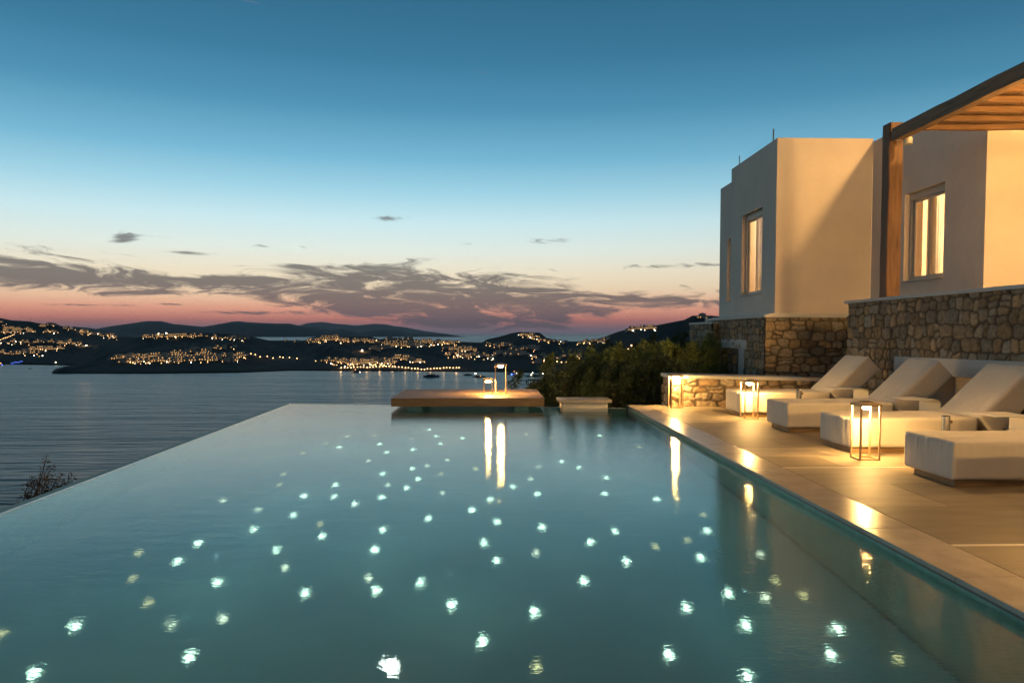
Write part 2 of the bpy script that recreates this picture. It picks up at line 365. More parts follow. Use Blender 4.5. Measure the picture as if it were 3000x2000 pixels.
# ---------------------------------------------------------------- far houses and lamps
def far_house(kind):
    """0 long two-storey, 1 cube, 2 stepped, 3 hotel block"""
    m = MB(); wins = []
    if kind == 0:
        m.box(-9, 0, -4, 9, 6, 3.2); m.box(-6, 1, 3.2, 4, 6, 6); wins = [(x, 0, .6) for x in (-7.5, -5, -2.5, 0, 2.5, 5, 7.3)] + [(x, 1, 3.9) for x in (-4.5, -1.5, 1.5)]
    elif kind == 1:
        m.box(-3.4, 0, -3, 3.4, 6, 3.4); m.box(1, 1.5, 3.4, 3.2, 4, 4.2); wins = [(-1.6, 0, .7), (1.4, 0, .7)]
    elif kind == 2:
        m.box(-5, 0, -3, 5, 6, 3); m.box(-1, 1.5, 3, 5, 6.5, 6); m.box(-7, 1, -3, -5, 5, 2.2); wins = [(-3.4, 0, .6), (-.6, 0, .6), (2.8, 0, .6), (2, 1.5, 3.7)]
    else:
        m.box(-4.5, 0, -3, 4.5, 6, 6.2); m.box(-2, 2, 6.2, 2, 5, 7); wins = [(-2.8, 0, .7), (0, 0, .7), (2.6, 0, .7), (-2.5, 0, 3.8), (2.2, 0, 3.8)]
    e = empty('whitewashed_house')
    m.build('wall', M['housed'] if kind == 4 else M['housew'], e)
    for i, (x, y, z) in enumerate(wins):
        w = .55 if kind != 1 else .5
        MB().box(x-w, y-.12, z-.35, x+w, y-.01, z+1.35).build('window', (E_win, E_win, E_win2)[i % 3], e)
    return e
protoH = {}
nH = 0
def put_house(coast, px, y, kind, label, group, sc_=1.0, rz=None, dim=False):
    global nH
    key = (kind, dim)
    if key not in protoH:
        e = far_house(kind)
        if dim:
            for c in kids(e)[2:] if True else []: bpy.data.objects.remove(c)
        protoH[key] = e; o = e
    else: o = copy_tree(protoH[key])
    p = coast.find(px, y); o.location = p; o.scale = (sc_,)*3
    o.rotation_euler = (0, 0, -math.atan2(p.x, p.y) + (random.uniform(-.45, .45) if rz is None else rz))
    tag(o, label, 'house', group); nH += 1
    return o
protoL = {}
nLamp = 0; extra = {}
def put_lamp(coast, px, y, em, label, group, size=.55, h=3.5, cat='lamp', name='street_lamp', power=0, spare=False):
    global nLamp
    p = coast.find(px, y)
    if name == 'street_lamp':
        if spare and (nLamp >= 205 or (not power and random.random() > .36)):
            q = C0 + (p - Vector((0, 0, h)) - C0)*.995
            extra.setdefault(em.name, (em, MB()))[1].lathe(q+Vector((0, 0, h)), [(size*.3, -size), (size, 0), (size*.3, size)], 6)
            extra.setdefault('pole', (M['rail'], MB()))[1].bar(q-Vector((0, 0, 2)), q+Vector((0, 0, h-size)), .1, n=4)
            return
        nLamp += 1
    key = (em.name, round(size, 2), h, name)
    if key not in protoL:
        e = empty(name)
        MB().bar((0, 0, -2), (0, 0, h-size), .12, n=5).build('pole', M['rail'], e)
        g = MB().lathe((0, 0, h), [(size*.3, -size), (size*.85, -size*.5), (size, 0), (size*.85, size*.5), (size*.3, size)], 8).build('lamp_globe', em, e)
        protoL[key] = e; o = e
    else: o = copy_tree(protoL[key])
    o.location = p - Vector((0, 0, h)) ; tag(o, label, cat, group)
    o.location = C0 + (o.location - C0)*.995
    if power:
        l = bpy.data.lights.new('lamp_light', 'POINT'); l.energy = power; l.color = (1, .55, .22); l.shadow_soft_size = 1.0
        lo = bpy.data.objects.new('lamp_light', l); COL.objects.link(lo); lo.parent = o; lo.location = (0, -2.5, h+1.0)
    return o
U = random.uniform
def cluster(coast, x0, x1, ya, yb, nh, nl, kinds, where, dim=.2, em=(0, 0, 0, 1), sc_=1.0, power=0, jitter=5):
    for i in range(nh):
        t = (i+.5)/nh; px = x0+(x1-x0)*t + U(-1, 1)*(x1-x0)/nh*.3; y = ya+(yb-ya)*t + U(-jitter, jitter)
        dm = random.random() < dim; k = random.choice(kinds)
        look = {0: 'long two-storey', 1: 'small cube-shaped', 2: 'stepped', 3: 'tall block-like'}[k]
        put_house(coast, px, y, k, f"{look} house, {'dark' if dm else 'lit'}, {where}", f'houses {where}', sc_*U(.8, 1.1), dim=dm)
    for i in range(nl):
        px = U(x0-6, x1+6); t = (px-x0)/(x1-x0); y = ya+(yb-ya)*t + U(-jitter-1, jitter+4)
        e = random.choice(em); put_lamp(coast, px, y, (E_lamp, E_lampw, E_lampo)[e], f"{'white' if e == 1 else 'warm'} outdoor lamp {where}", f"{'white' if e == 1 else 'warm'} lamps {where}", U(.22, .58), power=power if i % 6 == 0 else 0, spare=True)
CL, CM = coastL, coastM
PW = 260
cluster(CL, 0, 14, 945, 952, 2, 3, (1, 2), 'at the crest of the far left hill', power=PW)
cluster(CL, 16, 62, 963, 964, 3, 4, (0,), 'in the upper row of the far left hill', dim=0, jitter=1, power=PW)
cluster(CL, 12, 66, 972, 973, 4, 11, (0, 2), 'in the second row of the far left hill', dim=0, jitter=1, power=PW)
cluster(CL, 74, 98, 963, 971, 3, 6, (0, 2), 'right of the long terrace on the far left hill', dim=0, jitter=2, power=PW)
cluster(CL, 118, 168, 955, 953, 4, 2, (2, 0), 'on the crest right of the far left hilltop', dim=.8, jitter=1)
cluster(CL, 126, 165, 970, 971, 4, 9, (2, 1), 'in the middle of the far left hillside', jitter=2, power=PW)
cluster(CL, 184, 216, 962, 965, 3, 3, (2, 1), 'near the end of the far left ridge', dim=.3, jitter=1, power=PW)
cluster(CL, 236, 340, 972, 986, 13, 26, (1, 2, 3), 'on the spur at the end of the left hill', dim=.1, jitter=5, power=PW)
cluster(CL, 0, 110, 1004, 1004, 8, 10, (1, 2), 'in the middle row above the left cove', dim=.5, jitter=3, power=PW)
cluster(CL, 130, 240, 1002, 1008, 8, 12, (0, 2, 1), 'in the right part of the middle row above the left cove', dim=.5, jitter=3, power=PW)
cluster(CL, 92, 180, 1023, 1022, 5, 15, (0,), 'in the bright long terrace above the left cove', dim=0, jitter=2, power=PW)
cluster(CL, 0, 120, 1032, 1038, 8, 13, (1, 2, 3), 'in the lowest row above the left cove', dim=.5, jitter=5, power=PW)
for i in range(9): put_lamp(CL, 1+i*5, 996-i*2.0, E_lamp, 'orange lamp in the slanting string of lights along the road above the left cove', 'lamps along the slanting road', .5, power=PW if i % 4 == 0 else 0)
for i in range(12): put_lamp(CL, 33+i*2.9, 1064-i*.5, E_blue, 'tiny blue light in the row along the shore of the left cove', 'blue shore lights', .35, 1.5, name='shore_light')
put_lamp(CL, 253, 1012, E_lampw, 'brightest single street lamp on the dark slope left of the headland', 'bright slope lamps', .9, power=9000)
put_lamp(CL, 245, 968, E_lamp, 'bright orange street lamp at the left end of the ridge spur', None, .8, power=6000)
put_lamp(CL, 163, 1062, E_lampw, 'small white lamp by the water of the left cove', None, .5)
# headland
cluster(CM, 425, 560, 987, 985, 10, 18, (0, 2), 'in the bright row on top of the headland', dim=.1, jitter=1.5, power=PW)
put_lamp(CM, 465, 977, E_lampw, 'left one of the two floodlights on top of the headland', None, 1.4, 5, name='floodlight', power=14000)
put_lamp(CM, 487, 977, E_lampw, 'right one of the two floodlights on top of the headland', None, 1.4, 5, name='floodlight', power=14000)
cluster(CM, 560, 660, 983, 992, 5, 8, (1, 2), 'on the crest right of the headland floodlights', dim=.4, jitter=2, power=PW)
cluster(CM, 665, 725, 992, 995, 5, 6, (3, 2), 'at the right end of the headland crest', dim=.9, jitter=2, power=PW)
cluster(CM, 630, 690, 1023, 1018, 3, 3, (2, 1), 'alone halfway down the headland', dim=.6, jitter=2)
cluster(CM, 332, 480, 1050, 1046, 13, 12, (3, 2, 0), 'in the left part of the hotel row low on the headland', dim=.35, jitter=4, power=PW)
cluster(CM, 350, 480, 1061, 1060, 9, 10, (3, 2), 'in the front left row of the headland hotel', dim=.35, jitter=2, power=PW)
cluster(CM, 480, 715, 1046, 1046, 17, 14, (3, 2, 0), 'in the right part of the hotel row low on the headland', dim=.4, jitter=4, power=PW)
cluster(CM, 480, 700, 1058, 1056, 12, 14, (3, 2), 'in the front right row of the headland hotel', dim=.3, jitter=2, power=PW)
cluster(CM, 500, 620, 1034, 1028, 7, 4, (2, 3), 'in the top row of the headland hotel', dim=.6, jitter=2)
for (x, y) in ((735, 1035), (748, 1039), (762, 1044), (783, 1043), (800, 1049), (820, 1045), (829, 1047), (848, 1047), (715, 1048), (870, 1050)):
    put_lamp(CM, x, y, E_lamp, 'warm lamp in the string of lights right of the headland hotel', 'lamps right of the headland hotel', .62, power=PW)
# centre
cluster(CM, 905, 990, 1001, 990, 18, 34, (1, 2, 3), 'in the hill village in the middle distance', dim=.1, jitter=4, power=PW)
put_house(CM, 866, 1001, 1, 'lone white cube house left of the hill village', 'lone houses by the hill village', dim=True)
put_house(CM, 838, 1000, 1, 'lone dark cube house far left of the hill village', 'lone houses by the hill village', .8, dim=True)
cluster(CM, 995, 1095, 998, 1001, 11, 20, (1, 2, 3), 'right of the hill village', dim=.3, jitter=3, power=PW)
cluster(CM, 1120, 1225, 1006, 1007, 12, 16, (3, 2), 'in the upper row of the central resort', dim=.1, jitter=1.5, power=PW)
cluster(CM, 1130, 1235, 1014, 1013, 9, 12, (3, 0), 'in the lower row of the central resort', dim=.2, jitter=1, power=PW)
cluster(CM, 1140, 1210, 996, 994, 4, 0, (0, 2), 'dark on the skyline above the central resort', dim=1, jitter=1)
cluster(CM, 1235, 1340, 1006, 1006, 12, 26, (1, 2, 3), 'in the bright cluster right of the central resort', dim=.1, jitter=4, power=PW)
cluster(CM, 1300, 1400, 1022, 1027, 8, 10, (3, 0), 'in the pale green terrace below the bright cluster', dim=.3, jitter=2)
cluster(CM, 1310, 1440, 1038, 1046, 13, 40, (1, 2), 'in the lamp-lit slope left of the tall lantern', dim=.3, jitter=5, power=PW)
cluster(CM, 1090, 1145, 1024, 1022, 3, 0, (0,), 'dark in the shade below the central resort', dim=1, jitter=1)
cluster(CM, 930, 985, 1056, 1062, 3, 8, (1, 2), 'at the left end of the beach club', dim=.4, jitter=4, power=PW)
cluster(CM, 985, 1150, 1063, 1063, 15, 60, (0, 2), 'in the beach club by the water', dim=.1, jitter=5, power=PW)
cluster(CM, 1162, 1240, 1047, 1060, 6, 16, (0, 2), 'in the yellow-lit villa above the beach', dim=.1, em=(1, 0), jitter=3, power=PW)
put_lamp(CM, 1061, 1027, E_lampw, 'single white lamp on the dark slope above the beach club', None, 1.0, power=5000)
put_lamp(CM, 1103, 996, E_lamp, 'single orange lamp left of the central resort', None, .8, power=3000)
put_lamp(CM, 1252, 998, E_lampw, 'bright lamp on top of the cluster right of the central resort', None, 1.1, power=5000)
beach = prof([(1000, 1076), (1150, 1073), (1200, 1078), (1240, 1081), (1280, 1078), (1348, 1076)])
for i in range(38):
    x = 1000+i*9.35 + U(-1, 1); put_lamp(CM, x, beach(x), E_lamp, 'warm lamp in the long string of lights along the far beach', 'beach string lamps', .6, 2, power=1500 if i % 4 == 0 else 0)
cluster(CM, 1425, 1500, 1008, 1012, 8, 16, (0, 2, 1), 'at the left foot of the round hill', dim=.4, jitter=4, power=PW)
cluster(CM, 1522, 1575, 980, 988, 7, 18, (2, 1), 'on top of the round hill', dim=.2, jitter=3, power=PW)
cluster(CM, 1570, 1660, 996, 1004, 6, 9, (1, 2), 'on the right flank of the round hill', dim=.6, jitter=3, power=PW)
cluster(CM, 1500, 1580, 1024, 1022, 6, 2, (0, 2), 'dark and pale below the round hill', dim=1, jitter=3)
cluster(CM, 1460, 1540, 1036, 1040, 4, 0, (0,), 'dark and pale left of the white blocks below the round hill', dim=1, jitter=1)
cluster(CM, 1560, 1700, 1046, 1048, 8, 16, (2, 1), 'in the lit strip beside the dark bushes', dim=.4, jitter=5, power=PW)
put_house(CM, 1570, 1064, 2, 'pale blue-lit house near the water left of the bushes', None, 1.1, dim=True)
for i in range(7): put_lamp(CM, 1580+i*13, 1060+U(-2, 2), E_lamp, 'warm lamp in the short row near the water left of the bushes', 'lamps left of the bushes', .6)
cluster(CM, 1690, 1780, 1004, 1000, 9, 12, (1, 2), 'in the saddle left of the right-hand ridge', dim=.6, jitter=3, power=PW)
cluster(CM, 1842, 1915, 968, 962, 5, 7, (0, 2), 'on the crest of the right-hand ridge', dim=.1, em=(1,), jitter=1, power=PW)
cluster(CM, 2040, 2078, 932, 931, 3, 2, (1, 3), 'dark on the summit of the right-hand ridge', dim=1, em=(1,), jitter=1)
for (x, y) in ((1771, 1003), (1850, 1011), (1841, 1022), (1952, 1024), (2028, 1022), (1892, 1028)):
    put_lamp(CM, x, y, E_lamp, 'orange lamp on the slope of the right-hand ridge behind the bushes', 'lamps behind the bushes', .8)
for (x, y, t_) in ((510, 957, 'left'), (582, 959, 'middle'), (1135, 978, 'right')):
    p = onY(x, y, 13000); o = empty('shore_light', p, 0, f'tiny white light on the far island, the {t_} one', 'lamp')
    MB().lathe((0, 0, 0), [(3, -6), (6.5, 0), (3, 6)], 8).build('lamp_globe', E_lampw, o); MB().bar((0, 0, -90), (0, 0, -6), .5, n=5).build('pole', M['rail'], o)
# the faintest of the many lamps, as one mass
root_mb = extra.pop('pole')[1]; fl = root_mb.build('distant_lamps', M['rail']); tag(fl, 'faint warm points of light scattered among the houses across the bay', 'lamps', kind='stuff')
for em, mb_ in extra.values(): mb_.build('lamp_globe', em, fl)
# utility masts on the skyline
for i, (x, y) in enumerate(((91, 941), (117, 946), (667, 977), (835, 997), (895, 997), (1612, 998))):
    p = (CL if x < 200 else CM).find(x, y)
    o = empty('utility_pole', p, 0, ('utility pole on the far left hilltop', 'second utility pole on the far left hilltop, farther right', 'broad mast on the headland crest', 'thin pole at the end of the headland crest', 'pole beside the hill village', 'pole in the saddle right of the round hill')[i], 'pole')
    MB().bar((0, 0, -2), (0, 0, 8), .22, .15).build('pole', M['rail'], o); MB().box(-1.2, -.1, 6.8, 1.2, .1, 7.05).build('crossarm', M['rail'], o)

# ---------------------------------------------------------------- boats
def boat(px, y, length, label, kind='motor', light=None, rz=0, pale=False):
    p = onz(px, y, SEA); e = empty('boat', p, rz, label, 'boat')
    L2 = length/2; w = length*.15; st = [(-L2, .8), (-L2*.5, 1), (0, 1), (L2*.45, .8), (L2*.8, .42), (L2, .03)]
    V = []; Fc = []
    for x, k in st:
        V += [(x, -w*k, length*.10 + max(0, x)*.04), (x, -w*k*.6, -.3), (x, w*k*.6, -.3), (x, w*k, length*.10 + max(0, x)*.04)]
    for i in range(5):
        for j in range(3): a = i*4+j; Fc.append((a, a+1, a+5, a+4))
        Fc.append((i*4+3, i*4, i*4+4, i*4+7))
    Fc.append((0, 1, 2, 3))
    npmesh('hull', V, Fc, M['boatw'] if pale else M['boat'], e, smooth=False)
    h = length*.1
    if kind != 'dinghy':
        MB().prism([(-L2*.55, -w*.7), (L2*.25, -w*.7), (L2*.5, 0), (L2*.25, w*.7), (-L2*.55, w*.7)], h, h+length*.08).build('cabin', M['boatw'] if pale else M['boat'], e)
        if kind == 'cat':
            MB().box(-L2*.7, -w, h+length*.15, L2*.2, w, h+length*.17).bar((-L2*.5, 0, h), (-L2*.5, 0, h+length*.16), .12).bar((0, 0, h), (0, 0, h+length*.16), .12).build('canopy', M['boat'], e)
        MB().bar((-L2*.2, 0, h+length*.08), (-L2*.2, 0, h+length*.3), .08).build('mast', M['rail'], e)
    for em, x, z, s in (light or []):
        MB().lathe((x*L2, -w*.8, z), [(s*.4, -s), (s, 0), (s*.4, s)], 8).build('lamp_globe', em, e)
boat(1264, 1104, 17, 'dark catamaran with a flat canopy anchored alone in the bay', 'cat')
boat(1371, 1099, 10, 'small dark boat anchored left of the boat with a mast light', 'motor', rz=.1)
boat(1404, 1105, 13, 'dark boat with a bright white mast light left of the small lantern', 'motor', [(E_lampw, -.6, 4.2, .5), (E_lamp, .2, 1.4, .3)])
boat(1497, 1096, 13, 'dark motor yacht seen beside the tall lantern post', 'motor', rz=.3)
boat(1514, 1098, 14, 'white motor yacht lit with blue and pink deck lights', 'motor', [(E_lampo, -.4, 4.0, .4), (E_blue, -.8, .8, .9), (E_blue, -.3, .8, .7), (E_lampw, 0, 1.8, .45)], rz=-.1, pale=True)
boat(1534, 1101.5, 5, 'tiny dark dinghy between the yachts', 'dinghy')
boat(1562, 1103, 15, 'dark motor boat with one deck lamp at the edge of the bushes', 'motor', [(E_lampw, -.1, 4.2, .35), (E_lampw, -.3, 1.9, .4)])
boat(1594, 1100, 17, 'pale motor yacht with lit cabin partly behind the bushes', 'motor', [(E_lampw, -.2, 2.2, .4), (E_lampw, .3, 1.6, .3)], pale=True)
boat(1045, 1091, 12, 'low boat with an orange light close to the beach club shore', 'motor', [(E_lampo, -.2, 3.6, .45), (E_lampw, .7, .6, .35)])
boat(88, 1080, 5, 'small dark rock-like dinghy in the left cove', 'dinghy')
boat(4, 1070, 10, 'boat with orange and blue lights at the left edge of the cove', 'motor', [(E_lampo, 0, 3.2, .6), (E_blue, .4, .5, .8)])
p = onz(1550, 1122, SEA); jt = empty('jetty', p, 0, 'dark wooden jetty with two decks at the edge of the bushes', 'jetty')
MB().box(-8, -2, 2.2, 14, 2, 3.0).build('deck', M['boat'], jt)
for x in (-3, 4, 11): MB().box(x, -1.5, -2, x+1.4, 1.5, 2.2).build('pile', M['boat'], jt)
MB().box(-1, -1, 3.0, 12, 3, 3.8).build('upper_deck', M['boat'], jt)

# ---------------------------------------------------------------- hill under the villa
def villa_ground():
    xs = list(np.linspace(-70, -6, 26)) + list(np.linspace(-5, 16, 40)) + list(np.linspace(20, 240, 24))
    ys = list(np.linspace(-30, 6, 10)) + list(np.linspace(8, 32, 36)) + list(np.linspace(36, 420, 34))
    def P(i, j):
        x, y = xs[i], ys[j]
        dl = max(0, -4.2-x); df = max(0, y-14.6 - max(0, min(1, (x-1.2)/2.5))*2.0)
        sl = .62 - .30*max(0, min(1, (x-1.5)/8)) - .14*max(0, min(1, (x-20)/60))
        z = -1.55 - dl*.75 - df*sl
        if dl+df > 0: z += noise.noise(Vector((x*.3, y*.3, 0)))*min(1, (dl+df)*.2)*.5
        return (x, y, max(z, SEA-3))
    o = grid_sheet('ground', len(xs), len(ys), P, M['ground']); tag(o, kind='structure')
villa_ground()

# ---------------------------------------------------------------- pool
WZ = -.06
corners = [(-3.38, -2.0), (-3.775, 14.02), (-1.861, 13.74), (2.386, 12.99), (2.41, -2.0)]
# shell
FZ = -1.25
MB().quad(*[(x, y, FZ) for x, y in corners[::-1]]).build('pool_floor', M['pooltile'])['kind'] = 'structure'
def strip_wall(name, a, b, z0, z1, th, m, side):
    a, b = Vector((*a, 0)), Vector((*b, 0)); d = (b-a).normalized(); n = Vector((-d.y, d.x, 0))*side*th
    mb = MB().prism([(a.x, a.y), (b.x, b.y), (b.x+n.x, b.y+n.y), (a.x+n.x, a.y+n.y)], z0, z1)
    o = mb.build(name, m); o['kind'] = 'structure'; return o
strip_wall('pool_edge', corners[0], corners[1], -1.6, WZ-.004, .12, M['poolwall'], 1)
strip_wall('pool_edge', corners[1], corners[2], -1.6, WZ-.004, .12, M['poolwall'], 1)
strip_wall('pool_edge', corners[2], corners[3], -1.6, WZ-.004, .12, M['poolwall'], 1)
strip_wall('pool_wall', (2.412, -2.0), (2.412, 12.98), -1.6, -.037, .4, M['poolwall'], -1)
strip_wall('pool_wall', (-3.4, -2.05), (2.4, -2.05), -1.6, -.02, .3, M['poolwall'], -1)
wt = MB().quad(*[(x, y, WZ) for x, y in [(2.411, -2.0), (2.386, 13.0), (-1.86, 13.75), (-3.785, 14.03), (-3.385, -2.0)]]).build('pool_water', M['water'])
wt['kind'] = 'structure'
# thin wet rim of the overflow edge
for a, b in ((corners[0], corners[1]), (corners[1], corners[2]), (corners[2], corners[3])):
    strip_wall('overflow_rim', a, b, WZ-.003, WZ+.003, .03, M['rim'], 1)
# coping slabs
mb = MB(); mu = MB(); y = 13.0
CJ = [13.0, 11.6, 10.6, 9.65, 8.7, 7.74, 6.78, 5.62, 4.66, 3.70, 2.74, 1.78, .8, -.2, -1.2, -2.2]
for a, b in zip(CJ[:-1], CJ[1:]): mb.box(2.392, b+.0025, -.028, 2.733, a-.0025, 0)
tag(mb.build('pool_coping', M['coping'], bevel=.004), kind='structure')
mu.box(2.405, -2.2, -.045, 2.74, 12.995, -.0285); tag(mu.build('coping_bed', M['edge']), kind='structure')
# terrace
rows = [12.8, 12.05, 11.25, 10.47, 9.66, 8.86, 8.05, 7.45, 6.83, 6.06, 5.25, 4.27, 3.45, 2.6, 1.8, 1.0, 0, -1, -2]
mb = MB(); ms = MB()
for k, (a, b) in enumerate(zip(rows[:-1], rows[1:])):
    x = 2.737 - (.6 if k % 2 else 0)
    a2 = a - (.024 if a in (6.83, 4.27, 10.47) else .0015); b2 = b + (.024 if b in (6.83, 4.27, 10.47) else .0015)
    while x < 6.2:
        x0, x1 = max(x, 2.737), min(x+1.2, 6.3)
        if x1-x0 > .02: mb.box(x0+.0015, b2, -.02, x1-.0015, a2, -.001)
        x += 1.2
for y in (6.83, 4.27, 10.47): ms.box(2.738, y-.022, -.02, 6.3, y+.022, -.002)
tag(mb.build('terrace_paving', M['tile']), kind='structure'); tag(ms.build('expansion_joint', M['strip']), kind='structure')
MB().box(2.741, -2, -.5, 6.35, 12.66, -.021).build('terrace_slab', M['grout'])['kind'] = 'structure'
MB().box(2.737, 12.66, -1.2, 3.2, 13.0, -.003).build('terrace_end', M['coping'])['kind'] = 'structure'

# ---------------------------------------------------------------- rubble stone
def stone_panel(name, o, U_, V_, N_, w, h, cell=(.26, .2), res=.016, hole=None, seed=0, relief=.035, tone=1.0, parent=None, round_=True):
    o, U_, V_, N_ = Vector(o), Vector(U_), Vector(V_), Vector(N_); r = np.random.default_rng(seed)
    seeds = []; v = -cell[1]*.3
    while v < h+cell[1]:
        rh = cell[1]*r.uniform(.75, 1.3); u = -r.uniform(0, cell[0])
        while u < w+cell[0]:
            cw = cell[0]*r.uniform(.55, 1.5)
            if r.random() < .18: seeds += [(u+cw/2, v+rh*.27, cw, rh*.5), (u+cw/2+r.normal()*.02, v+rh*.75, cw, rh*.5)]
            else: seeds.append((u+cw/2+r.normal()*.012, v+rh/2+r.normal()*.02, cw, rh))
            u += cw
        v += rh
    S = np.array(seeds); nu, nv = int(w/res)+1, int(h/res)+1
    uu, vv = np.meshgrid(np.linspace(0, w, nu), np.linspace(0, h, nv)); P = np.c_[uu.ravel(), vv.ravel()]
    wob = np.array([noise.noise_vector(Vector((a*7+seed, b*7, seed)))[:2] for a, b in P])*.034; Q = P + wob
    d1 = np.full(len(P), 9e9); d2 = d1.copy(); idx = np.zeros(len(P), int)
    for k, (a, b, cw, rh) in enumerate(S):
        p = 3.2; d = (np.abs((Q[:, 0]-a)/(cw*.5))**p + np.abs((Q[:, 1]-b)/(rh*.5))**p)**(1/p)
        d = d*min(cw, rh)*.5 - min(cw, rh)*.5
        m1 = d < d1; d2 = np.where(m1, d1, np.minimum(d2, d)); d1 = np.where(m1, d, d1); idx[m1] = k
    e = (d2-d1)*.5; t = np.clip((e-.004)/.030, 0, 1); prof_ = np.sqrt(1-(1-t)**2)
    off = r.uniform(.45, 1.25, len(S)); fine = np.array([noise.fractal(Vector((a*14, b*14, seed)), 1, 2, 4) for a, b in P])
    tiltu = r.normal(0, .06, len(S)); tiltv = r.normal(0, .06, len(S))
    hgt = prof_*(relief*off[idx] + (Q[:, 0]-S[idx, 0])*tiltu[idx] + (Q[:, 1]-S[idx, 1])*tiltv[idx]) + fine*.012*prof_ + fine*.002
    base = r.uniform(.65, 1.3, (len(S), 1))*np.array([[.38, .29, .18]])*tone
    hue = r.uniform(-1, 1, (len(S), 1)); base = base*(1+hue*np.array([[.14, .0, -.18]]))
    mort = np.array([.115, .088, .058])*tone; k = np.clip((e-.004)/.013, 0, 1)[:, None]; col = None; base = base*1.0
    col = base[idx]*k + mort*(1-k)
    X = np.array(o)[None] + P[:, :1]*np.array(U_)[None] + P[:, 1:]*np.array(V_)[None] + hgt[:, None]*np.array(N_)[None]
    Fc = []
    for j in range(nv-1):
        for i in range(nu-1):
            if hole:
                a, b = P[j*nu+i]
                if hole[0] < a < hole[1] and hole[2] < b < hole[3]: continue
            Fc.append((j*nu+i, j*nu+i+1, (j+1)*nu+i+1, (j+1)*nu+i))
    return npmesh(name, X, Fc, M['stone'], parent, smooth=True, col=np.clip(col, .02, .8))

# low garden wall at the end of the terrace
lw = empty('garden_wall', (3.10, 12.66, 0), 0, 'low rubble stone wall with white cap closing the far end of the terrace', 'wall')
Lw = 3.2
stone_panel('stone_face', (0, 0, -.3), (1, 0, 0), (0, 0, 1), (0, -1, 0), Lw, .80, cell=(.27, .15), seed=3, relief=.024, tone=1.25, parent=lw)
stone_panel('stone_face', (0, .55, -.6), (0, -1, 0), (0, 0, 1), (-1, 0, 0), .55, 1.1, cell=(.3, .2), seed=4, parent=lw)
MB().box(.012, .012, -.9, Lw, .54, .495).build('core', M['grout'], lw)
mb = MB(); a, b = .555, .475
mb.v = [(-.045, -.05, .497), (Lw, -.05, .42), (Lw, .6, .42), (-.045, .6, .497), (-.045, -.05, a), (Lw, -.05, b), (Lw, .6, b), (-.045, .6, a)]
mb.f = [(0, 3, 2, 1), (4, 5, 6, 7), (0, 1, 5, 4), (1, 2, 6, 5), (2, 3, 7, 6), (3, 0, 4, 7)]
mb.build('cap', M['white'], lw, bevel=.006)

# retaining wall behind the loungers
XR, S = 6.336, .96
rw = empty('retaining_wall', (XR, 12.96, 0), 0, 'tall rubble stone retaining wall with white cap behind the row of sun loungers', 'wall')
WT = 1.79
# long face runs towards the camera
stone_panel('stone_face', (0, 0, -.05), (0, -1, 0), (0, 0, 1), (-1, 0, 0), 5.6, WT+.05, cell=(.19, .17), seed=11, hole=(2.35, 4.9, -.1, .72), tone=1.0, relief=.034, parent=rw)
stone_panel('stone_face', (0, -5.6, -.05), (0, -1, 0), (0, 0, 1), (-1, 0, 0), 9.0, WT+.05, cell=(.19, .17), seed=12, res=.04, tone=1.0, parent=rw)
stone_panel('stone_end', (1.5, 0, -.05), (-1, 0, 0), (0, 0, 1), (0, 1, 0), 1.5, WT+.05, cell=(.25, .24), seed=13, res=.03, parent=rw)
MB().box(-.07, -14.6, WT, .5, .06, WT+.05).build('cap', M['white'], rw, bevel=.006)
mb = MB(); mb.box(.012, -14.5, WT-.4, .45, -.01, WT-.001); mb.box(.012, -2.3, -.1, .45, -.01, WT-.401); mb.box(.012, -14.5, -.1, .45, -4.95, WT-.401); mb.build('core', M['grout'], rw)
mb = MB(); mb.v = [(-.07, -1.62, .655), (.1, -1.62, .655), (.1, -5.2, .70), (-.07, -5.2, .70), (-.07, -1.62, .905), (.1, -1.62, .905), (.1, -5.2, .93), (-.07, -5.2, .93)]
mb.f = [(0, 3, 2, 1), (4, 5, 6, 7), (0, 1, 5, 4), (1, 2, 6, 5), (2, 3, 7, 6), (3, 0, 4, 7)]; mb.build('lintel', M['white'], rw, bevel=.006)
mb = MB(); mb.box(.42, -4.95, -.1, .5, -2.3, .72); mb.box(.0, -2.37, -.1, .42, -2.30, .70); mb.box(.0, -4.95, -.1, .42, -4.88, .70); mb.build('niche_lining', M['plaster'], rw)
w = MB()
for y0 in (-3.0, -3.62, -4.24): w.box(.33, y0-.04, 0, .415, y0+.04, .56)
w.box(.33, -4.24, .5, .412, -3.0, .57); nf = w.build('niche_window_frame', M['frame'], rw)
MB().box(.37, -4.2, 0, .38, -3.04, .5).build('pane', M['dark'], nf)
# upper terrace floor
ut = MB().box(XR+.5, -2, WT-.35, 16, 11.36, WT-.02).build('upper_terrace', M['tile']); ut['kind'] = 'structure'

# ---------------------------------------------------------------- villa
K = 1.08
def k3(x, y, z): return (x*K, y*K, EYE+(z-EYE)*K)
villa = empty('villa', k3(5.3, 13.73, 1.64), 0, 'white plastered cubic villa on a rubble stone base with lit windows', 'house')
VO = Vector(villa.location)
def vbox(mb, a, b):
    a, b = Vector(k3(*a))-VO, Vector(k3(*b))-VO
    return mb.box(min(a.x, b.x), min(a.y, b.y), min(a.z, b.z), max(a.x, b.x), max(a.y, b.y), max(a.z, b.z))
ZB, ZT = 1.60, 4.88
def wall_with_hole(mb, x, th, y0, y1, z0, z1, h):
    """wall along Y at x..x+th with opening h=(ya,yb,za,zb)"""
    ya, yb, za, zb = h
    vbox(mb, (x, y0, z0), (x+th, ya, z1)); vbox(mb, (x, yb, z0), (x+th, y1, z1))
    vbox(mb, (x, ya, z0), (x+th, yb, za)); vbox(mb, (x, ya, zb), (x+th, yb, z1))
